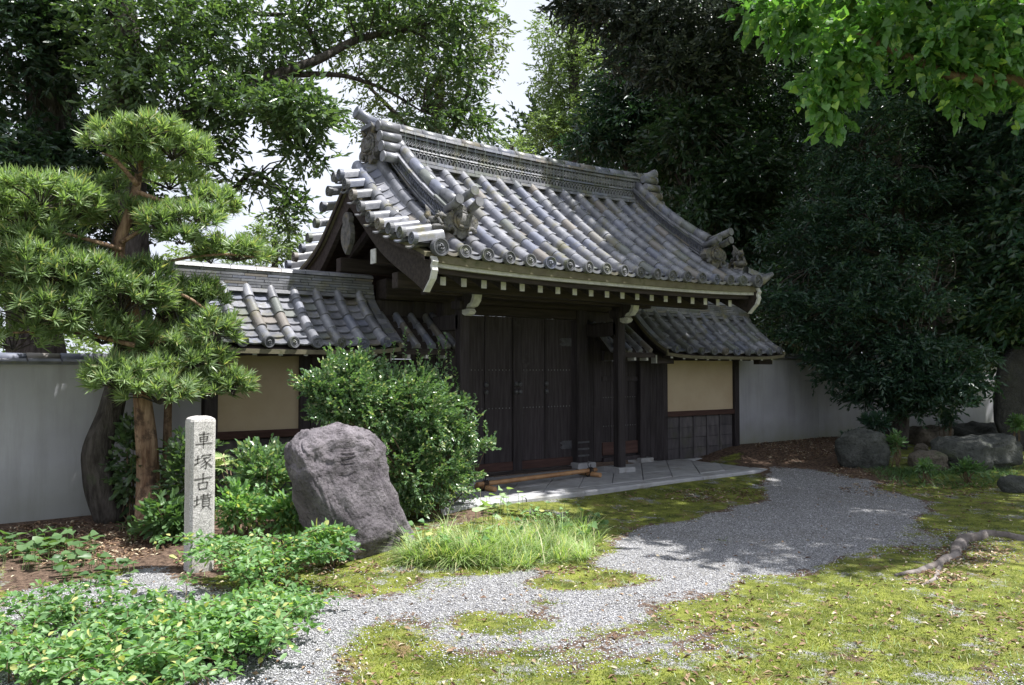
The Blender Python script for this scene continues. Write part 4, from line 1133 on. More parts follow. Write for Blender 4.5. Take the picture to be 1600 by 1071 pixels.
rock(1430, 1452, 706, 690, 'rock_brown', 'fist-sized brown rock wedged between the two tan rocks', 15.5)
rock(1568, 1612, 770, 738, 'rock_green', 'grey-green rock standing in moss at the edge of the garden', 13.1)
rock(1576, 1606, 690, 668, 'rock_brown', 'small grey rock above the long slab-like rock', 17.3)
# tall inscribed-less slab standing at the far right
p = gpt(1585, 668); 
def slab_fn(q): return (q.x * (.58 - .14 * max(q.z, 0) ** 2), q.y * .14, (q.z * .5 + .5) * 2.05)
ps = atr(1602, 600, 18.2)
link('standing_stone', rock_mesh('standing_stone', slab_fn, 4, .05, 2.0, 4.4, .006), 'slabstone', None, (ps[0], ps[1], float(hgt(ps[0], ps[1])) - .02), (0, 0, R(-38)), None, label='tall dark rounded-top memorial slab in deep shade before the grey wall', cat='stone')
# small pale round stone on the moss and a gap-edge stone by the bush
p = gpt(988, 792)
# exposed root
def ground_tube(pxs, rads, name, mat, label, cat):
    P = [gpt(*q) for q in pxs]; c0 = P[len(P) // 2]; r_ = link(name, None, None, None, tuple(c0), label=label, cat=cat)
    pts, rr = [], []
    for i in range(len(P) - 1):
        for s_ in (0, .25, .5, .75):
            q = P[i] * (1 - s_) + P[i + 1] * s_; q = q + np.array([.03 * math.sin(i * 3 + s_ * 6), .03 * math.cos(i * 2 + s_ * 5), 0])
            q[2] = float(hgt(q[0], q[1])) + .006; pts.append(q - c0); rr.append(rads[i] * (1 - s_) + rads[i + 1] * s_)
    link('root_limb', MB().tube(pts, rr, 10, True, True, .5), mat, r_); return r_
rt = ground_tube([(1405, 902), (1448, 888), (1490, 872), (1508, 848), (1535, 836), (1570, 838), (1640, 850), (1720, 870)], [.012, .03, .045, .055, .05, .05, .055, .06], 'exposed_root', 'root', 'bare grey tree root snaking over the moss', 'root')
c0 = np.array(rt.location); Pp = [gpt(1490, 872), gpt(1470, 880), gpt(1462, 905), gpt(1440, 915)]
for q in Pp: q[2] = float(hgt(q[0], q[1]))
link('root_limb', MB().tube([q - c0 for q in Pp], [.035, .025, .018, .008], 8, True, True, .4), 'root', rt)

# ------------------------------------------------------------------ trees
def curve_pts(pts, n=6):
    """smooth polyline through pts (Catmull-Rom)"""
    P = [np.array(p, float) for p in pts]; P = [2 * P[0] - P[1]] + P + [2 * P[-1] - P[-2]]; out = []
    for i in range(1, len(P) - 2):
        for k in range(n):
            t_ = k / n; a, b, c_, d = P[i - 1], P[i], P[i + 1], P[i + 2]
            out.append(.5 * ((2 * b) + (-a + c_) * t_ + (2 * a - 5 * b + 4 * c_ - d) * t_ ** 2 + (-a + 3 * b - 3 * c_ + d) * t_ ** 3))
    out.append(P[-2]); return out
def taper(a, b, n): return [a + (b - a) * (i / (n - 1)) ** .8 for i in range(n)]
def tree(name, label, cat, base, trunk, r0, r1, limbs, blobs, leafm, lp, barkm='bark', group=None, twig=True, seed=0):
    """trunk, limbs: world polylines; blobs: (centre, radii, n_sprays, hollow); lp: leaves per spray, spray length, leaf length, width"""
    t_ = root(name, tuple(base), label, cat, group); off = np.array(base, float)
    tp = curve_pts(trunk, 5)
    link('trunk', MB().tube([p - off for p in tp], taper(r0, r1, len(tp)), 12, True, True, .35), barkm, t_)
    tips = []
    for L_ in limbs:
        lpnt = curve_pts(L_[0], 5); link('limb', MB().tube([p - off for p in lpnt], taper(L_[1], L_[2], len(lpnt)), 8, True, True, .25), barkm, t_)
        tips += [np.array(p) for p in lpnt[2:]]
    tips += [np.array(p) for p in tp[len(tp) // 2:]]
    tips = np.array(tips)
    m, sl, ll, lw = lp; allp = []; tw = MB()
    for bi, (c_, r_, n_, hol) in enumerate(blobs):
        P, D = blob_points(c_, r_, n_, hol, .35, seed + bi * 1.7)
        D = D * .7 + rng.normal(0, .55, D.shape); D[:, 2] *= .6
        allp.append(sprays(P - off - unit(D) * sl * .5, D, m, sl, ll, lw))
        if twig:
            for q in range(min(n_, 10)):
                e = P[q]; j = int(np.argmin(np.sum((tips - e) ** 2, 1))); s0 = tips[j]; mid = (s0 + e) / 2 + rng.normal(0, .12, 3) + np.array([0, 0, .12])
                dl = np.linalg.norm(e - s0)
                if dl < 5: tw.tube([p - off for p in curve_pts([s0, mid, e], 3)], taper(.012 + .006 * dl, .004, 7), 4, False)
    V, F = join(allp); link('crown', npmesh('crown', V, F), leafm, t_)
    if twig and tw.v: link('branches', tw, barkm, t_, kind='stuff')
    return t_
def blob_px(px, py, d, rx, rz, ry=None):
    """ellipsoid at a photo direction and horizontal distance d; radii in photo pixels"""
    c_ = atr(px, py, d); s_ = d / 1244
    return c_, (rx * s_, (ry * s_ if ry else rx * s_ * .8), rz * s_)
def B(lst, dens=1.0, hol=.2):
    out = []
    for (px, py, d, rx, rz, n_) in lst:
        c_, r_ = blob_px(px, py, d, rx, rz); out.append((c_, r_, int(n_ * dens), hol))
    return out

# left, behind the grey wall: two big evergreens
d1 = 14.0
pb = atr(212, 560, d1); pb[2] = 0.1
tree('evergreen_tree', 'big dark-limbed evergreen tree spreading over the left wall toward the gate roof', 'tree', pb,
     [pb, atr(208, 420, d1), atr(203, 250, d1), atr(200, 100, d1), atr(188, 0, d1), atr(180, -150, d1)], .30, .17,
     [([atr(205, 270, d1), atr(260, 200, d1 - .3), atr(330, 160, d1 - .5), atr(430, 118, d1 - .6), atr(500, 92, d1 - .4), atr(560, 62, d1), atr(640, 45, d1 + .3)], .15, .05),
      ([atr(430, 118, d1 - .6), atr(530, 118, d1), atr(600, 140, d1 + .2), atr(660, 175, d1 + .3)], .06, .015),
      ([atr(206, 330, d1), atr(300, 312, d1 - .2), atr(360, 300, d1), atr(400, 272, d1 + .3), atr(470, 320, d1 + .4)], .10, .015),
      ([atr(500, 92, d1), atr(470, 30, d1), atr(380, 15, d1), atr(330, -60, d1)], .05, .03),
      ([atr(380, 280, d1), atr(440, 300, d1 + .3), atr(500, 345, d1 + .5)], .04, .012),
      ([atr(203, 140, d1), atr(270, 60, d1 - .5), atr(320, -40, d1)], .12, .06)],
     B([(250, 60, 13.4, 130, 75, 460), (360, 60, 13.6, 110, 60, 330), (250, 150, 13.3, 110, 60, 420), (390, 165, 12.9, 95, 40, 300), (470, 175, 12.2, 75, 40, 280), (300, 225, 13.2, 80, 40, 200), (470, 225, 12.6, 50, 40, 110),
        (560, 20, 14, 90, 50, 190), (650, 35, 14.2, 90, 55, 200), (720, 15, 14.4, 70, 45, 150), (620, 110, 14.2, 80, 30, 120), (715, 110, 14.4, 55, 55, 150), (735, 180, 14.5, 42, 38, 100), (660, 185, 14.2, 60, 25, 80),
        (480, 55, 14, 70, 45, 120), (400, 285, 13.6, 70, 25, 80), (455, 330, 13.8, 50, 35, 60), (300, -60, 13.6, 260, 70, 600), (600, -60, 14, 200, 60, 350), (420, 115, 13.5, 60, 30, 60)], .72),
     'l_camphor', (8, .36, .155, .062), group='large trees behind the left wall', seed=1)
pb = atr(70, 560, 15.5); pb[2] = .1
tree('evergreen_tree', 'dark gnarled evergreen tree at the left edge behind the podocarp', 'tree', pb,
     [pb, atr(45, 380, 15.5), atr(55, 270, 15.4), atr(80, 190, 15.3), atr(78, 80, 15.3), atr(95, -60, 15.3)], .48, .30,
     [([atr(60, 260, 15.3), atr(20, 240, 15), atr(-50, 200, 15)], .25, .12), ([atr(80, 120, 15.2), atr(30, 30, 15), atr(-20, -60, 15)], .14, .06), ([atr(60, 270, 15.4), atr(100, 230, 15.2), atr(160, 175, 15), atr(220, 140, 15)], .16, .06)],
     B([(30, 60, 14.6, 110, 90, 420), (60, 180, 16.4, 120, 80, 320), (30, 280, 14.4, 120, 60, 420), (130, 250, 14.6, 90, 60, 330), (110, 30, 14.6, 90, 60, 330), (-60, 100, 15, 120, 140, 300), (-20, -80, 15, 200, 70, 400), (170, 330, 15, 90, 60, 260), (60, 380, 15, 110, 60, 260)]),
     'l_dark', (8, .36, .165, .065), group='large trees behind the left wall', seed=5)
pb = atr(690, 520, 21); pb[2] = 0
tree('evergreen_tree', 'olive leaved tree seen through gaps beyond the gate ridge', 'tree', pb, [pb, atr(680, 300, 21), atr(690, 100, 21)], .25, .1,
     [([atr(685, 250, 21), atr(620, 180, 21), atr(560, 120, 21)], .1, .03), ([atr(685, 250, 21), atr(730, 150, 21), atr(740, 60, 21)], .1, .03)],
     B([(600, 90, 20.5, 90, 80, 260), (690, 70, 20.5, 90, 80, 300), (700, 170, 21, 70, 50, 150), (580, 190, 21, 60, 40, 80), (760, 60, 21, 50, 70, 110)]),
     'l_camphor2', (8, .45, .16, .06), group='trees beyond the gate', seed=8)
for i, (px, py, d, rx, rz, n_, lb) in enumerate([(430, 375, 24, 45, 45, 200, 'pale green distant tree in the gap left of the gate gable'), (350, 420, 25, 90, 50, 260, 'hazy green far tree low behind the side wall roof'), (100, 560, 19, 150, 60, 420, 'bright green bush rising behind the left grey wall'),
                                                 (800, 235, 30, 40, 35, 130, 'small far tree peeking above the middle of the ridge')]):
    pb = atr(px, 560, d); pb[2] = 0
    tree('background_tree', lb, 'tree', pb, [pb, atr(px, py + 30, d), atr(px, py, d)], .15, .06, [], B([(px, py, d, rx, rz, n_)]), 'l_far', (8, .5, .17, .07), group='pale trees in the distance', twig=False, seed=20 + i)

# right: dark forest
def forest(px, d, label, mat, blobs, rt=.25, lean=0, grp='tall dark trees behind the gate', lp=(9, .55, .19, .075), seed=0, hol=.2, top=-60):
    pb = atr(px, 575, d); pb[2] = float(hgt(pb[0], pb[1]))
    tr = [pb, atr(px + lean * .3, 430, d), atr(px + lean * .7, 200, d), atr(px + lean, top, d)]
    lm = []
    for (bx_, by_, bd, rx, rz, n_) in blobs[:5]:
        lm.append(([atr(px + lean * .5, min(by_ + 60, 480), d), atr((px + bx_) / 2, by_ + 20, (d + bd) / 2), atr(bx_, by_, bd)], rt * .35, rt * .1))
    return tree('forest_tree', label, 'tree', pb, tr, rt, rt * .5, lm, B(blobs, 1.0, hol), mat, lp, group=grp, seed=seed)
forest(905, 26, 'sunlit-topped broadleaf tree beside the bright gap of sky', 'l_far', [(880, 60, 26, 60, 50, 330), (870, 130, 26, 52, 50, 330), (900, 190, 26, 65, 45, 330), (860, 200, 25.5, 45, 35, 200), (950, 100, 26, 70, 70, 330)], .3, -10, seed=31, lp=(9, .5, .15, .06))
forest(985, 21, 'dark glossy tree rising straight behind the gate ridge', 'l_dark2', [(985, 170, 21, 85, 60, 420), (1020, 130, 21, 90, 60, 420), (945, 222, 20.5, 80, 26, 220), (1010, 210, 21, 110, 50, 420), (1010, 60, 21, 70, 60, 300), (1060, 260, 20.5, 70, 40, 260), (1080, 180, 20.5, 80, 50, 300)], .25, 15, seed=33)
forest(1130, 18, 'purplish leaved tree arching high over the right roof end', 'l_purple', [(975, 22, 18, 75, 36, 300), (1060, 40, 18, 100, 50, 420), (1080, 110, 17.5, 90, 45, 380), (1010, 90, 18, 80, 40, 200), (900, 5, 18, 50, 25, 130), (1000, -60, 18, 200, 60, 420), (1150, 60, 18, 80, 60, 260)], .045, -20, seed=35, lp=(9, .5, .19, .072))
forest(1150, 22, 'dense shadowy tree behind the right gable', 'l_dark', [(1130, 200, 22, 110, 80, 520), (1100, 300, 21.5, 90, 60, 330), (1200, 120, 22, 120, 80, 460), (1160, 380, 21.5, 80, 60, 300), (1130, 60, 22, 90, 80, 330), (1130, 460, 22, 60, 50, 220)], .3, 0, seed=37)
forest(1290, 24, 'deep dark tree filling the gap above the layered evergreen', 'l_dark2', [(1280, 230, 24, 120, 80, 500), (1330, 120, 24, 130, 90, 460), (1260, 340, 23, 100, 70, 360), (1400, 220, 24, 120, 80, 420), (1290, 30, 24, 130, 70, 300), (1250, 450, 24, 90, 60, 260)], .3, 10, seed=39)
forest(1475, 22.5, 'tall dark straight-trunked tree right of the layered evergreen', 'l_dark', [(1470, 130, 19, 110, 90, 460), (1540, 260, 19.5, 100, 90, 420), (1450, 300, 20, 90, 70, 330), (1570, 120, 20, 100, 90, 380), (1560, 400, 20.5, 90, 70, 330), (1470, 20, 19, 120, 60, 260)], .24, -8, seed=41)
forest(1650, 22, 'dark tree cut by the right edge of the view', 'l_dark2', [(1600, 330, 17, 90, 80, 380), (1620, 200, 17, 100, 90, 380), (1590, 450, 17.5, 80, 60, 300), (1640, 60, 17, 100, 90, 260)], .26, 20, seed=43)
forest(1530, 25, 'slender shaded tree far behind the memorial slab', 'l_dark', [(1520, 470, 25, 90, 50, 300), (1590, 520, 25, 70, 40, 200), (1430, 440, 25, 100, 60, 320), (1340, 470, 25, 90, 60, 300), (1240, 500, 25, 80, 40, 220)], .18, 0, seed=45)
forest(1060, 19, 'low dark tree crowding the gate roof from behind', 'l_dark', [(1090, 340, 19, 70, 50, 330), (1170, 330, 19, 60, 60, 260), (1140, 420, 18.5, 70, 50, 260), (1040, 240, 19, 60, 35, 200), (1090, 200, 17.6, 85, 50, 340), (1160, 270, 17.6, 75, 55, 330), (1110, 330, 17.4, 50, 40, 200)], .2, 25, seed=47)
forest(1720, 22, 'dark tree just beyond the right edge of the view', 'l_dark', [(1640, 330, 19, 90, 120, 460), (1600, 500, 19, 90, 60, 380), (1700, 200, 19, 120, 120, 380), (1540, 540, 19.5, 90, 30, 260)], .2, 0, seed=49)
# unseen trees added behind and beside the viewer to block sky fill
src = [o for o in sc.objects if o.name.startswith('forest_tree')]
for i, (x, y, rz, s_, lb) in enumerate([(-15, -13, .4, 1.0, 'unseen tree added at the near left to block sky light'), (-9, -21, 1.4, 1.1, 'unseen tree added at the back to block sky light'), (-1, -21, 2.5, 1.0, 'unseen tree added at the back right to block sky light'),
                                        (8, -19, 3.4, 1.1, 'unseen tree added at the near right beyond the moss to block sky light'), (17, -12, 4.2, 1.05, 'unseen tree added far out on the right to block sky light'), (19, -4.5, 5.1, 1.0, 'unseen tree added right of the memorial slab to block sky light'), (-18, -4, .9, 1.0, 'unseen tree added out to the left to block sky light')]):
    o = src[(2, 4, 7)[i % 3]]; c = o.copy(); COL.objects.link(c); c.location = (x, y, 0); c.rotation_euler = (0, 0, rz); c.scale = (s_, s_, s_ * 1.1); c['label'] = lb; c['group'] = 'unseen trees added around the court to block sky light'
    for ch in list(o.children):
        if 'branches' in ch.name: continue
        q = ch.copy(); COL.objects.link(q); q.parent = c
# a dark mass of woodland further back, so deep that no single tree is seen
wood = []
for i in range(26):
    px = 850 + i * 38; d = 33 + (i % 3) * 2.5
    for (py, rz) in ((80, 150), (300, 130), (480, 90)):
        if px < 960 and py < 250: continue
        c_, r_ = blob_px(px, py + random.uniform(-20, 20), d, 75, rz)
        P, D = blob_points(c_, r_, 330, .1, .3, i); wood.append(sprays(P, D, 7, .8, .34, .17))
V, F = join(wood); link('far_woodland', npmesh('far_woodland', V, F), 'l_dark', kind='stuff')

# layered evergreen in front of the right wall
pb = np.array([9.35, -.55, 0.]); pb[2] = float(hgt(9.35, -.55)); dE = float(np.hypot(*(pb - CAM)[:2]))
lay = []
for (px, py, rx, rz, n_) in [(1350, 285, 90, 22, 230), (1430, 300, 70, 20, 170), (1300, 330, 90, 22, 230), (1250, 372, 70, 20, 200), (1360, 365, 90, 24, 240), (1450, 380, 60, 22, 150), (1270, 420, 90, 24, 260), (1370, 430, 80, 24, 220), (1230, 468, 60, 20, 180), (1320, 482, 100, 24, 280), (1430, 470, 70, 22, 180),
                             (1260, 520, 50, 16, 130), (1350, 530, 90, 20, 240), (1440, 545, 70, 20, 170), (1330, 572, 50, 14, 110), (1400, 590, 80, 22, 220), (1480, 595, 50, 18, 120), (1450, 570, 60, 16, 120), (1340, 590, 60, 16, 130), (1300, 560, 50, 12, 90), (1380, 618, 70, 16, 170), (1460, 622, 66, 16, 150), (1420, 640, 40, 10, 60), (1510, 600, 40, 20, 110), (1500, 560, 50, 20, 130), (1340, 235, 80, 26, 180), (1390, 180, 60, 26, 130)]:
    c_, r_ = blob_px(px, py, dE - random.uniform(.2, 1.4), rx, rz); r_ = (r_[0], r_[1] * 1.2, r_[2]); lay.append((c_, r_, n_, .15))
limbs = [([atr(1418, min(py + 40, 620), dE), atr((1418 + px) / 2, py + 14, dE - .5), atr(px, py, dE - .9)], .05, .015) for (px, py) in [(1300, 330), (1250, 372), (1270, 420), (1320, 482), (1350, 530), (1400, 590), (1480, 595), (1450, 470), (1340, 235)]]
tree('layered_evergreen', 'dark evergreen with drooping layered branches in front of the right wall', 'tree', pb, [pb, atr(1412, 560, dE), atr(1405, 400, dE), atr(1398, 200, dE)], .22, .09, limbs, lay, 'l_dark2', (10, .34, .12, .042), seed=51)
# near tree whose bright branch hangs in from the right; its crown shades the right half of the court
pb = np.array([7.2, -6.6, 0.0]); 
br = [np.array([7.2, -6.6, 3.2]), atr(1700, 160, 10.2), atr(1600, 132, 9.4), atr(1545, 124, 9.1), atr(1490, 120, 8.9), atr(1420, 90, 8.8), atr(1330, 50, 8.7), atr(1250, 20, 8.7)]
bl = B([(1185, 12, 8.8, 30, 14, 26), (1240, 28, 8.7, 48, 22, 60), (1300, 70, 8.6, 40, 30, 60), (1290, 130, 8.6, 28, 28, 40), (1300, 175, 8.6, 16, 22, 20), (1340, 95, 8.6, 28, 24, 30), (1400, 40, 8.9, 60, 30, 90), (1480, 50, 9.0, 60, 40, 110), (1560, 55, 9.2, 60, 45, 120), (1450, 100, 8.9, 36, 16, 34), (1520, 105, 9.1, 40, 22, 44), (1590, 100, 9.3, 26, 24, 30), (1600, 150, 9.3, 14, 22, 14), (1500, 140, 9, 30, 12, 16), (1400, -30, 8.9, 230, 26, 200), (1630, 30, 9.3, 40, 60, 60)], 1.0, .1)
shade = []
for (x, y, z, r_, n_) in [(4.7, -6.4, 9.3, 1.25, 300), (6.5, -6.2, 9.5, 1.5, 420), (5.3, -4.6, 9.5, 1.35, 380), (7.2, -4.2, 9.7, 1.7, 480), (8.9, -5.6, 9.6, 1.6, 420), (5.3, -2.7, 9.5, 1.25, 360), (7.0, -1.8, 9.8, 1.7, 480), (9.2, -2.8, 9.9, 1.8, 460),
                         (5.0, -1.1, 9.8, 1.15, 300), (6.6, .4, 10.0, 1.6, 420), (4.6, .8, 10.0, 1.1, 240), (8.8, .2, 10.2, 1.9, 420), (11.3, -4.4, 10, 2.0, 380), (11.4, -1.4, 10.4, 2.0, 380), (10.9, 1.6, 10.6, 2.0, 340), (13.4, -2.5, 10.8, 2.2, 340), (15.6, -3.2, 10.8, 2.0, 300), (13.6, .2, 11.2, 2.0, 300), (16.5, -.8, 11.2, 2.0, 300), (5.6, -1.9, 9.6, 1.2, 300), (7.9, -.9, 10.3, 1.4, 300)]:
    shade.append((np.array([x, y, z]), (r_, r_, r_ * .42), n_, .1))
t_ = root('overhanging_tree', tuple(pb), 'near tree reaching in from the upper right with bright heart-shaped leaves', 'tree'); off = pb
link('trunk', MB().tube([p - off for p in curve_pts([pb, (7.15, -6.5, 2), (7.0, -6.2, 4.8), (6.9, -5.2, 8.6)], 5)], taper(.32, .16, 16), 12, True, True, .3), 'bark_brown', t_)
link('limb', MB().tube([p - off for p in curve_pts(br, 4)], taper(.11, .018, 29), 9, True, True, .25), 'bark_brown', t_)
for e in ((5.2, -4.4, 9.4), (8.8, -5, 9.4), (7, -1.8, 9.7), (11, -3.4, 9.9), (9, 0, 10.1), (5.4, -1, 9.7), (4.8, -6.3, 9.2)):
    link('limb', MB().tube([p - off for p in curve_pts([(6.9, -5.2, 8.4), ((6.9 + e[0]) / 2, (-5.2 + e[1]) / 2, 9.1), e], 4)], taper(.10, .03, 9), 7), 'bark_brown', t_)
parts_ = []
for (c_, r_, n_, hol) in bl:
    P, D = blob_points(c_, r_, n_, hol, .3, 3); D = D * .5 + rng.normal(0, .5, D.shape); D[:, 2] -= .45
    parts_.append(sprays(P - off, D, 8, .24, .095, .078, .8, .30, 'heart', .14))
V, F = join(parts_); link('crown', npmesh('crown', V, F), 'l_bright', t_)
parts_ = []
for (c_, r_, n_, hol) in shade:
    P, D = blob_points(c_, r_, int(n_ * 1.5), hol, .3, 9); parts_.append(sprays(P - off, D, 8, .5, .17, .13, 1.0, .2))
V, F = join(parts_); link('upper_crown', npmesh('upper_crown', V, F), 'l_bright', t_)

# ------------------------------------------------------------------ podocarp with trained pads, left foreground
yP = .05
pb = gpt(232, 832); off = pb.copy()
pt_ = root('podocarp_tree', tuple(pb), 'trained podocarp with cloud-like pads of narrow leaves over cinnamon trunks', 'tree')
P_ = lambda px, py, dy=0.0: at(px, py, yP + dy)
def limb(pts, a, b, nm='limb', n=10):
    c_ = curve_pts(pts, 5); link(nm, MB().tube([p - off for p in c_], taper(a if nm == 'trunk' else a * .7, b * .8, len(c_)), n, True, True, .3), 'bark_red', pt_)
base1 = gpt(233, 838); base2 = gpt(258, 815)
limb([base1, P_(234, 760, .02), P_(228, 690), P_(224, 620), P_(212, 540), P_(200, 450), P_(186, 390), P_(200, 340), P_(214, 290), P_(222, 240)], .125, .035, 'trunk', 14)
limb([base2, P_(260, 740, .3), P_(262, 660, .3), P_(266, 560, .3), P_(250, 500, .3)], .058, .035, 'trunk', 10)
for a in ([(205, 470), (130, 440), (40, 440), (-40, 430)], [(210, 540), (120, 520), (20, 520)], [(190, 390), (120, 370), (40, 350)], [(195, 440), (260, 410), (340, 398), (400, 402)], [(205, 460), (280, 460), (330, 490)],
          [(262, 580), (310, 580), (350, 610)], [(214, 300), (270, 320), (330, 330)], [(190, 380), (230, 350), (200, 330)], [(222, 600), (190, 600), (170, 605)], [(212, 540), (280, 530), (330, 540)], [(215, 290), (180, 250), (160, 240)]):
    limb([P_(q[0], q[1], rng.uniform(-.25, .2)) for q in a], .035, .012)
pads = [(195, 225, 62, 28, 64), (270, 235, 60, 30, 66), (240, 205, 50, 18, 36), (265, 285, 62, 22, 52), (215, 260, 40, 22, 26),
        (65, 310, 80, 30, 86), (40, 345, 60, 28, 60), (110, 330, 55, 30, 50), (190, 345, 68, 32, 80), (245, 350, 28, 20, 22), (290, 345, 62, 26, 58), (330, 320, 45, 26, 40), (285, 375, 40, 14, 22), (150, 295, 40, 18, 20),
        (370, 398, 58, 20, 62), (330, 405, 25, 14, 14),
        (30, 420, 90, 42, 110), (110, 440, 80, 42, 110), (190, 470, 80, 42, 110), (60, 490, 100, 42, 130), (160, 520, 80, 34, 86), (20, 530, 60, 34, 46), (250, 480, 66, 34, 76), (310, 468, 50, 30, 50), (230, 430, 40, 22, 26),
        (270, 540, 60, 30, 60), (330, 520, 46, 34, 50), (300, 565, 60, 24, 48), (190, 595, 60, 34, 74), (250, 615, 66, 32, 84), (320, 610, 44, 26, 40), (365, 605, 32, 26, 32), (250, 580, 40, 20, 24), (100, 405, 50, 20, 30), (60, 380, 60, 18, 30), (-30, 440, 60, 60, 50), (-30, 340, 50, 40, 30)]
allp = []; core = MB()
for pi, (px, py, rx, rz, nt) in enumerate(pads):
    dy = rng.uniform(-.35, .25) if py < 560 else rng.uniform(-.35, -.05)
    c_ = P_(px, py, dy); s_ = (c_[1] - CAM[1]) * .97 / 1244
    nt = int(nt * 1.0)
    d = unit(rng.normal(0, 1, (nt, 3))); d[:, 2] = np.where(d[:, 2] < -.35, -d[:, 2] * .6, d[:, 2]); d = unit(d)
    rad = .55 + .45 * rng.random(nt) ** .5
    Pc = c_[None] + d * rad[:, None] * np.array([rx * s_ * .98, rx * s_ * .7, rz * s_])[None]
    td = unit(d * .8 + np.array([0, 0, .75]) + rng.normal(0, .25, (nt, 3)))
    nl = 34; a_ = rng.uniform(0, 2 * np.pi, (nt, nl)); th = rng.uniform(.1, 1.3, (nt, nl))
    e1 = unit(np.cross(td, np.array([.3, .2, 1.0]) + rng.normal(0, .01, (nt, 3)))); e2 = np.cross(td, e1)
    D = td[:, None] * np.cos(th)[..., None] + (e1[:, None] * np.cos(a_)[..., None] + e2[:, None] * np.sin(a_)[..., None]) * np.sin(th)[..., None]
    Bp = Pc[:, None] + td[:, None] * (rng.uniform(-.035, .03, (nt, nl)))[..., None]
    Nn = td[:, None] + rng.normal(0, .3, (nt, nl, 3))
    n_ = nt * nl
    allp.append(leaf_quads((Bp - off).reshape(-1, 3), D.reshape(-1, 3), Nn.reshape(-1, 3), rng.uniform(.085, .145, n_), rng.uniform(.0115, .0155, n_), .1, 'blade', .07))
    for q in range(0, nt, 4):
        core.tube([c_ - off - np.array([0, 0, rz * s_ * .5]), (c_ + Pc[q]) / 2 - off - np.array([0, 0, .02]), Pc[q] - off], [.009, .006, .003], 4, False)
V, F = join(allp); link('crown', npmesh('crown', V, F), 'l_maki', pt_)
link('twigs', core, 'bark', pt_, kind='stuff')

# dark leaning trunk against the wall (its own tree, crown merges with the trees above the wall)
pb = gpt(178, 812)
dl_ = [pb, at(158, 740, .45), at(152, 700, .42), at(175, 640, .40), at(186, 590, .38), at(190, 520, .40), at(160, 430, .45)]
tree('leaning_tree', 'dark smooth-barked tree bulging and leaning beside the grey wall', 'tree', pb, dl_, .17, .08, [], [(at(110, 470, 1.6), (.8, .5, .35), 90, .2)], 'l_camphor', (8, .22, .08, .035), seed=61)

# ------------------------------------------------------------------ shrubs and plants
def shrub(name, label, cat, base, blobs, leafm, lp, n_stems=8, shape='diamond', grp=None, hollow=.5, updir=.3, flat=.8, stem='bark_brown', seed=0):
    t_ = root(name, tuple(base), label, cat, grp); off = np.array(base); allp = []; st_ = MB()
    m, sl, ll, lw = lp
    for bi, (c_, r_, n_) in enumerate(blobs):
        P, D = blob_points(c_, r_, int(n_ * (1.55 if name == 'round_bush' else 1)), hollow, .22 if name != 'round_bush' else .75, seed + bi); D = D + rng.normal(0, .3, D.shape); D[:, 2] += updir
        allp.append(sprays(P - off - unit(D) * sl * .6, D, m, sl, ll, lw, flat, .12, shape, .2))
        for q in range(n_stems): 
            e = P[q]; st_.tube([p - off for p in curve_pts([base + rng.normal(0, .04, 3) * [1, 1, 0], (np.array(base) * .5 + e * .5) + rng.normal(0, .04, 3), e], 3)], taper(.010, .003, 7), 4, False)
    V, F = join(allp); link('foliage', npmesh('foliage', V, F), leafm, t_); link('stems', st_, stem, t_, kind='stuff'); return t_, off
# round clipped bush behind the boulder
yb = -1.0
pbm = at(680, 800, yb); pbm[2] = 0
def bb(px, py, rx, rz, n_, dy=0): 
    c_ = at(px, py, yb + dy); s_ = (c_[1] - CAM[1]) * 1.1 / 1244; return (c_, (rx * s_, rx * s_ * .75, rz * s_), n_)
tb, offb = shrub('round_bush', 'dense bush of small glossy leaves with upright shoots behind the boulder', 'bush', pbm,
    [bb(540, 605, 56, 40, 300), bb(600, 625, 70, 48, 330), bb(655, 640, 70, 62, 420), bb(640, 720, 72, 75, 520), bb(685, 735, 56, 52, 330), bb(535, 640, 50, 26, 150), bb(495, 605, 24, 16, 60), bb(700, 665, 50, 24, 170), bb(560, 570, 30, 16, 80), bb(655, 592, 26, 20, 80), bb(640, 782, 52, 18, 110), bb(735, 690, 30, 12, 60), bb(725, 740, 26, 12, 50), bb(720, 630, 22, 10, 40)],
    'l_bush', (12, .17, .044, .027), 5, 'diamond', None, .55, .45)
up = []
for (px, py0, py1) in ((634, 560, 512), (685, 560, 528), (697, 570, 522), (655, 570, 548), (545, 560, 535), (490, 610, 590), (580, 555, 545), (715, 600, 575), (760, 665, 660), (770, 690, 685), (600, 560, 540), (565, 560, 530), (520, 580, 556), (615, 565, 535), (670, 570, 540), (708, 590, 552), (475, 605, 590), (740, 640, 618)):
    a, b = at(px, py0 + 15, yb), at(px + random.uniform(-4, 4), py1, yb - .05)
    n_ = 30; s_ = np.linspace(0, 1, n_)[:, None]; P = a * (1 - s_) + b * s_; D = rng.normal(0, 1, (n_, 3)); D[:, 2] = .7
    up.append(leaf_quads(P - offb, D, np.tile([0, 0, 1.0], (n_, 1)) + rng.normal(0, .4, (n_, 3)), .042, .022, .2))
V, F = join(up); link('upright_shoots', npmesh('upright_shoots', V, F), 'l_bush', tb, kind='stuff')
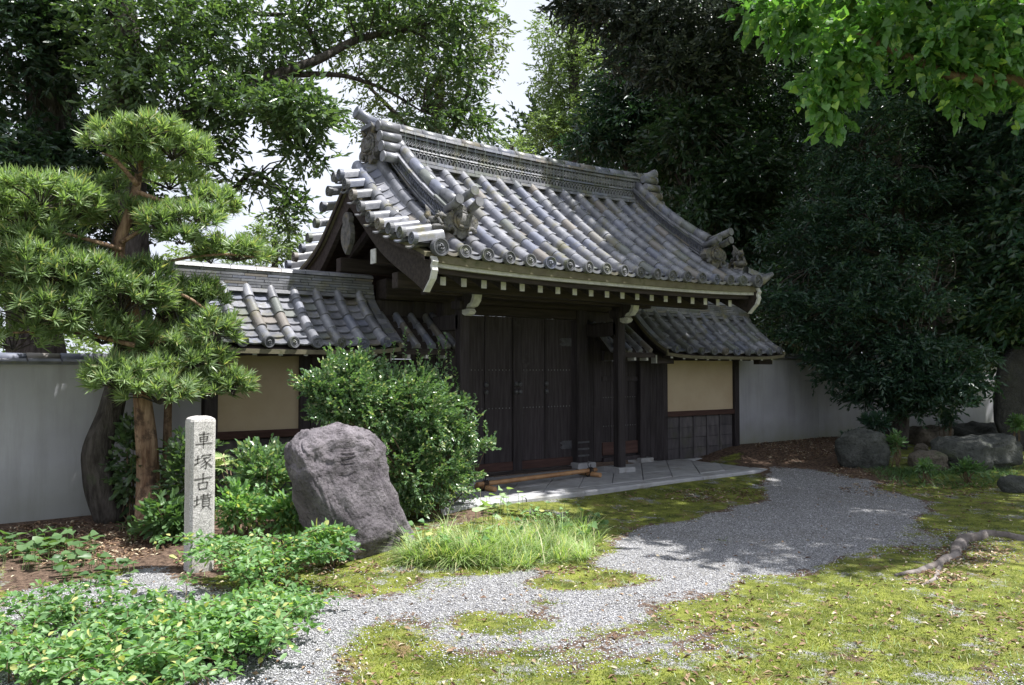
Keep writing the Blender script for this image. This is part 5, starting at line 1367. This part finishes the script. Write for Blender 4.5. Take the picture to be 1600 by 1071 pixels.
# shrubs between marker and boulder
for i, (px, py, y_, rx, rz, n_, ll, lw, mt, lb) in enumerate([
    (410, 740, -1.0, 46, 50, 300, .06, .034, 'l_bush', 'leafy shrub filling the space between marker stone and boulder'),
    (450, 800, -1.55, 30, 26, 110, .065, .04, 'l_clover', 'low light green shrub at the left foot of the boulder'),
    (375, 790, -1.35, 36, 30, 150, .055, .035, 'l_clover', 'small yellow-green shrub right behind the marker stone'),
    (300, 740, -.35, 40, 60, 200, .07, .04, 'l_camphor', 'dark shrub growing between the cinnamon trunks and the marker'),
    (205, 720, .25, 30, 60, 120, .08, .045, 'l_camphor', 'dark leafy shrub between the leaning trunk and the cinnamon trunks'),
    (260, 805, -.55, 36, 26, 90, .09, .045, 'l_cover', 'low dark green plant at the foot of the cinnamon trunks'),
    (515, 845, -2.35, 28, 18, 60, .08, .035, 'l_clover', 'bamboo-leaved low plant at the front foot of the boulder'),
    (1370, 660, -1.3, 50, 20, 90, .10, .035, 'l_dark2', 'dark glossy shrub on top of the largest domed rock'),
    (1330, 690, -1.2, 26, 26, 60, .09, .035, 'l_dark2', 'dark shrub at the left of the largest domed rock'),
    (1400, 690, -2.0, 20, 22, 36, .09, .03, 'l_cover', 'narrow-leaved plant between two garden rocks'),
    (1510, 730, -3.2, 44, 16, 60, .07, .03, 'l_cover', 'low green ground plants at the front of the wide dark rock'),
    (1450, 728, -2.9, 30, 12, 50, .06, .026, 'l_cover', 'small leafy plant under the low brown rock'),
    (1480, 655, -.9, 30, 22, 60, .09, .03, 'l_dark2', 'dark leafy shrub at the foot of the layered evergreen'),
    (1590, 660, -2.6, 24, 18, 50, .09, .03, 'l_cover', 'green shrub beside the memorial slab at the right edge')]):
    c_ = at(px, py, y_); s_ = (c_[1] - CAM[1]) * 1.1 / 1244; b0 = np.array([c_[0], c_[1], float(hgt(c_[0], c_[1]))])
    shrub('shrub', lb, 'shrub', b0, [(c_, (rx * s_, rx * s_ * .7, rz * s_), n_)], mt, (7, .16, ll, lw), 8, 'oval', 'garden shrubs', .3, .4, seed=70 + i)
# fan palm seedling
pc = at(372, 712, -.75); pg0 = np.array([pc[0], pc[1], 0.0])
fp = root('fan_palm', tuple(pg0), 'young fan palm with spiky radiating leaves behind the marker stone', 'palm'); allp = []; st_ = MB()
for k in range(7):
    a = rng.uniform(0, 6.28); e = pc + np.array([math.cos(a) * .16, math.sin(a) * .12, rng.uniform(-.12, .06)]); st_.tube([(0, 0, 0), (e - pg0) * [.4, .4, .6], e - pg0], [.008, .006, .005], 5)
    ax = unit(np.array([math.cos(a), math.sin(a), .35])); si = unit(np.cross(ax, [0, 0, 1.0])); upv = np.cross(si, ax)
    th = np.linspace(-1.5, 1.5, 17); D = ax[None] * np.cos(th)[:, None] + si[None] * np.sin(th)[:, None]
    allp.append(leaf_quads(np.tile(e - pg0, (17, 1)), D, np.tile(upv, (17, 1)), .26, .018, .3, 'blade', .12))
V, F = join(allp); link('fronds', npmesh('fronds', V, F), 'l_grass', fp); link('stalks', st_, 'bark_brown', fp)

# bush clover, foreground left: arching stems with paired oval leaves
def clover(label, bases, length, n_l, lean, seed):
    r_ = np.random.default_rng(seed); b0 = bases.mean(0); t_ = root('bush_clover', tuple(b0), label, 'shrub', 'bush clover plants in the left foreground'); Ps, Ds, Ns = [], [], []; st_ = MB()
    for b in bases:
        a = r_.uniform(0, 6.28); L_ = length * r_.uniform(.6, 1.15); dr = unit(np.array([math.cos(a) * .75 + lean[0], math.sin(a) * .75 + lean[1], 1.1]))
        s_ = np.linspace(0, 1, 9); pts = b[None] + dr[None] * (s_ * L_)[:, None] - np.array([0, 0, 1.0])[None] * (s_ ** 2.2 * L_ * .55)[:, None]
        st_.tube([p - b0 for p in pts], taper(.0045, .0015, 9), 4, False)
        u = r_.uniform(.12, 1, n_l); P = b[None] + dr[None] * (u * L_)[:, None] - np.array([0, 0, 1.0])[None] * (u ** 2.2 * L_ * .55)[:, None]
        for j in range(3):
            dd = r_.normal(0, 1, (n_l, 3)); dd[:, 2] = dd[:, 2] * .35 + .15; dd = unit(dd)
            Ps.append(P + dd * .02); Ds.append(dd); nn = r_.normal(0, .5, (n_l, 3)); nn[:, 2] += 1; Ns.append(nn)
    Ps, Ds, Ns = map(np.concatenate, (Ps, Ds, Ns)); n_ = len(Ps)
    V, F = leaf_quads(Ps - b0, Ds, Ns, (sz := r_.uniform(.45, 1.0, n_) ** .8 * .056), sz * r_.uniform(.48, .66, n_), .16, 'oval', .12)
    link('foliage', npmesh('foliage', V, F), 'l_clover', t_); link('stems', st_, 'bark_brown', t_, kind='stuff')
def bases_px(cx, cy, rx, ry, n_, seed):
    r_ = np.random.default_rng(seed); out = []
    for _ in range(n_):
        a = r_.uniform(0, 6.28); q = math.sqrt(r_.random()); out.append(gpt(cx + rx * q * math.cos(a), cy + ry * q * math.sin(a)))
    return np.array(out)
clover('spreading bush clover covering the bottom left corner of the gravel', bases_px(90, 1075, 150, 55, 60, 1), .68, 20, (0, 0), 1)
clover('bush clover growing forward of the marker stone base', bases_px(345, 1015, 75, 32, 46, 2), .66, 20, (.1, 0), 2)
clover('tall bush clover leaning over the marker stone from its right', bases_px(405, 925, 34, 24, 46, 3), 1.05, 28, (.12, .05), 3)
clover('bush clover cluster below the marker near the picture bottom', bases_px(260, 1060, 90, 40, 46, 4), .66, 19, (0, 0), 4)
clover('thin bush clover sprays left of the marker shadow', bases_px(120, 985, 110, 24, 40, 5), .52, 16, (0, 0), 5)
clover('bush clover thicket between marker stone and gravel', bases_px(350, 1020, 90, 34, 46, 7), .72, 20, (0, 0), 7)
clover('small bush clover reaching towards the open gravel', bases_px(430, 960, 36, 24, 16, 6), .40, 12, (.3, -.1), 6)

# broad-leaved ground cover
def rosette(cx, cy, rx, ry, n_, size, mat, label, name='ground_cover_plant', kind=None, hgt_=.12, cat='plant', grp=None):
    B_ = bases_px(cx, cy, rx, ry, n_, int(cx)); b0 = B_.mean(0); m = n_
    a = rng.uniform(0, 6.28, m); D = np.stack([np.cos(a), np.sin(a), rng.uniform(-.1, .35, m)], 1); N = np.tile([0, 0, 1.0], (m, 1)) + rng.normal(0, .3, (m, 3))
    P = B_.copy(); P[:, 2] += rng.uniform(.3, 1, m) * hgt_
    V, F = leaf_quads(P - b0, D, N, size * rng.uniform(.6, 1.2, m), size * rng.uniform(.6, 1.1, m), .15, 'heart', .15)
    t_ = root(name, tuple(b0), label, cat, grp); link('leaves', npmesh('leaves', V, F), mat, t_); st_ = MB()
    for i in range(m): st_.tube([B_[i] - b0, (B_[i] + P[i]) / 2 - b0 + np.array([.01, 0, .01]), P[i] - b0], .0025, 3, False)
    link('stalks', st_, 'l_grass', t_, kind='stuff'); return t_
rosette(60, 868, 90, 26, 110, .10, 'l_cover', 'patch of broad dark leaves in shade below the left wall', hgt_=.16, grp='broad-leaved plants on the left soil')
rosette(150, 900, 60, 16, 50, .085, 'l_cover', 'smaller patch of broad leaves nearer the gravel on the left', hgt_=.12, grp='broad-leaved plants on the left soil')
rosette(220, 835, 40, 16, 36, .09, 'l_cover', 'broad leaves around the foot of the cinnamon trunks', hgt_=.14, grp='broad-leaved plants on the left soil')
rosette(425, 830, 30, 12, 16, .12, 'l_cover', 'butterbur leaves left of the boulder foot', hgt_=.2, grp='broad-leaved plants near the boulder')
rosette(755, 838, 20, 22, 9, .14, 'l_pale', 'large pale leaves drooping from the grass mound', hgt_=.26, grp='broad-leaved plants near the boulder')
rosette(920, 838, 40, 14, 26, .12, 'l_cover', 'broad green leaves at the right end of the grass mound', hgt_=.16, grp='broad-leaved plants near the boulder')
rosette(700, 862, 60, 18, 60, .055, 'l_clover', 'small leafy weeds along the boulder side of the grass mound', hgt_=.22, grp='broad-leaved plants near the boulder')
rosette(840, 838, 80, 16, 80, .05, 'l_clover', 'small leafy weeds over the middle of the grass mound', hgt_=.26, grp='broad-leaved plants near the boulder')
rosette(780, 800, 40, 8, 16, .08, 'l_pale', 'pale ragged leaves on top of the grass mound by the platform edge', hgt_=.24, grp='broad-leaved plants near the boulder')
rosette(625, 845, 24, 10, 14, .10, 'l_clover', 'light green leaves at the right foot of the boulder', hgt_=.14, grp='broad-leaved plants near the boulder')

# grass mound
def blades(n_, cx, cy, rx, ry, L0, L1, W_, mat, name, droop=.5, kind='stuff', cond=None):
    B_ = bases_px(cx, cy, rx, ry, n_, int(cx + cy)); a = rng.uniform(0, 6.28, n_); e = rng.uniform(.4, 1.6, n_)
    D = np.stack([np.cos(a), np.sin(a), e], 1); N = -np.stack([np.cos(a), np.sin(a), -e * .3], 1) * -1
    N = np.stack([-np.cos(a) * e, -np.sin(a) * e, np.ones(n_)], 1)
    V, F = leaf_quads(B_, D, N, rng.uniform(L0, L1, n_), W_, .1, 'blade', droop)
    return link(name, npmesh(name, V, F), mat, kind=kind)
allp = []
for (cx, cy, rx, ry, n_) in [(780, 862, 122, 26, 210), (700, 868, 62, 18, 80), (860, 856, 74, 24, 90), (650, 874, 26, 12, 26), (920, 842, 30, 10, 18)]:
    for c_ in bases_px(cx, cy, rx, ry, n_, cx):
        k = int(rng.integers(10, 34)); ln = rng.normal(0, .45, 2); L_ = rng.uniform(.10, .34); B_ = c_ + np.concatenate([rng.normal(0, .022, (k, 2)), np.zeros((k, 1))], 1)
        D = np.concatenate([ln + rng.normal(0, .5, (k, 2)), rng.uniform(.45, 1.5, (k, 1))], 1); N = np.concatenate([-D[:, :2] * D[:, 2:], np.ones((k, 1))], 1)
        allp.append(leaf_quads(B_, D, N, L_ * rng.uniform(.5, 1.15, k), rng.uniform(.003, .009, k), .1, 'blade', rng.uniform(.25, .8)))
V, F = join(allp); link('grass_mound', npmesh('grass_mound', V, F), 'l_grass', kind='stuff', label='mound of long pale grass in front of the platform', cat='grass')
# grass on the shaded garden bank, right
allp = []
for (cx, cy, rx, ry, n_) in [(1480, 745, 110, 20, 1500), (1400, 735, 50, 10, 350), (1560, 730, 60, 20, 500)]:
    B_ = bases_px(cx, cy, rx, ry, n_, cx); a = rng.uniform(0, 6.28, n_); e = rng.uniform(.4, 1.4, n_); D = np.stack([np.cos(a), np.sin(a), e], 1); N = np.stack([-np.cos(a) * e, -np.sin(a) * e, np.ones(n_)], 1)
    allp.append(leaf_quads(B_, D, N, rng.uniform(.08, .24, n_), .009, .1, 'blade', .55))
V, F = join(allp); link('bank_grass', npmesh('bank_grass', V, F), 'l_cover', kind='stuff', label='dark low grass between the garden rocks', cat='grass')

# ------------------------------------------------------------------ loose gravel, moss, fallen leaves
x, y = view_scatter(150000, 690, 1110)
g_ = mask_at(m_g, x, y); keep = (g_ > rng.uniform(.28, .85, len(x))) & ~((x > -1.0) & (x < 4.85) & (y > -1.1) & (y < 1)); x, y = x[keep], y[keep]; n_ = len(x)
oc = np.array([(1, 0, 0), (-.5, .87, 0), (-.5, -.87, 0), (.2, .1, .62), (0, 0, -.6)], float); of = np.array([(0, 1, 3), (1, 2, 3), (2, 0, 3), (1, 0, 4), (2, 1, 4), (0, 2, 4)])
dist_ = np.hypot(x - CAM[0], y - CAM[1]); s_ = rng.uniform(.003, .0072, n_) * (1 + .05 * dist_); a = rng.uniform(0, 6.28, n_)
ca, sa = np.cos(a)[:, None], np.sin(a)[:, None]; st = rng.uniform(.7, 1.4, (n_, 1))
VX = (oc[None, :, 0] * ca - oc[None, :, 1] * sa) * s_[:, None] * st + x[:, None]; VY = (oc[None, :, 0] * sa + oc[None, :, 1] * ca) * s_[:, None] + y[:, None]
VZ = oc[None, :, 2] * s_[:, None] + hgt(x, y)[:, None] + .002
V = np.stack([VX, VY, VZ], 2).reshape(-1, 3); F = (of[None] + (np.arange(n_) * 5)[:, None, None]).reshape(-1, 3)
link('gravel', npmesh('gravel', V, F), 'pebble', kind='stuff', label='loose grey gravel of the path', cat='gravel')
# moss shoots
x, y = view_scatter(120000, 760, 1110)
g_ = mask_at(m_m, x, y); nn_ = np.sin(x * 3.1 + np.sin(y * 2.3) * 1.5) * np.sin(y * 3.7 + x) * .3
keep = (g_ + nn_ > rng.uniform(.45, 1.0, len(x))) & ~((x > -1.0) & (x < 4.85) & (y > -1.1) & (y < 1)); x, y = x[keep], y[keep]; n_ = len(x)
P = np.stack([x, y, hgt(x, y) - .003], 1); D = rng.normal(0, .8, (n_, 3)); D[:, 2] = 1
V, F = leaf_quads(P, D, rng.normal(0, 1, (n_, 3)), rng.uniform(.008, .022, n_), rng.uniform(.004, .008, n_), .2)
link('moss', npmesh('moss', V, F), 'l_moss', kind='stuff', label='yellow green moss over the court', cat='moss')
# sparse grass in the moss and gravel
x, y = view_scatter(5200, 800, 1100); keep = (mask_at(m_m, x, y) > .3); x, y = x[keep], y[keep]; n_ = len(x)
P = np.stack([x, y, hgt(x, y)], 1); a = rng.uniform(0, 6.28, n_); D = np.stack([np.cos(a), np.sin(a), rng.uniform(.5, 2, n_)], 1); N = np.stack([-np.cos(a), -np.sin(a), np.ones(n_) * .5], 1)
V, F = leaf_quads(P, D, N, rng.uniform(.02, .06, n_), .004, .1, 'blade', .4); link('sparse_grass', npmesh('sparse_grass', V, F), 'l_grass', kind='stuff', label='thin grass blades in the moss', cat='grass')
# dead leaves
xs_, ys_ = [], []
x, y = view_scatter(7500, 770, 1100); k1 = (mask_at(m_m, x, y) > .5) & (np.sin(x * 2.1 + 1) * np.sin(y * 1.7) + rng.normal(0, .5, len(x)) > .15); xs_.append(x[k1]); ys_.append(y[k1])
x, y = view_scatter(900, 780, 1090); xs_.append(x); ys_.append(y)
for (cx, cy, rx, ry, n_) in [(1250, 695, 70, 16, 1500), (1330, 735, 40, 14, 300), (1440, 765, 130, 14, 500), (120, 850, 150, 34, 1600), (330, 880, 60, 14, 300), (1120, 775, 80, 12, 400), (880, 893, 60, 6, 60), (1520, 870, 60, 20, 260), (560, 888, 90, 10, 120), (1460, 905, 50, 14, 160), (1200, 660, 30, 6, 100)]:
    q = bases_px(cx, cy, rx, ry, n_, cx + 5); xs_.append(q[:, 0]); ys_.append(q[:, 1])
x, y = np.concatenate(xs_), np.concatenate(ys_); keep = ~((x > -1.0) & (x < 4.8) & (y > -1.08) & (y < .9)); x, y = x[keep], y[keep]; n_ = len(x)
P = np.stack([x, y, hgt(x, y) + rng.uniform(.004, .02, n_)], 1); a = rng.uniform(0, 6.28, n_); D = np.stack([np.cos(a), np.sin(a), rng.normal(0, .2, n_)], 1); N = rng.normal(0, .35, (n_, 3)); N[:, 2] += 1
V, F = leaf_quads(P, D, N, rng.uniform(.025, .062, n_), rng.uniform(.010, .026, n_), .25, 'diamond', .2)
link('fallen_leaves', npmesh('fallen_leaves', V, F), 'l_dead', kind='stuff', label='dry fallen leaves on moss and soil', cat='leaves')
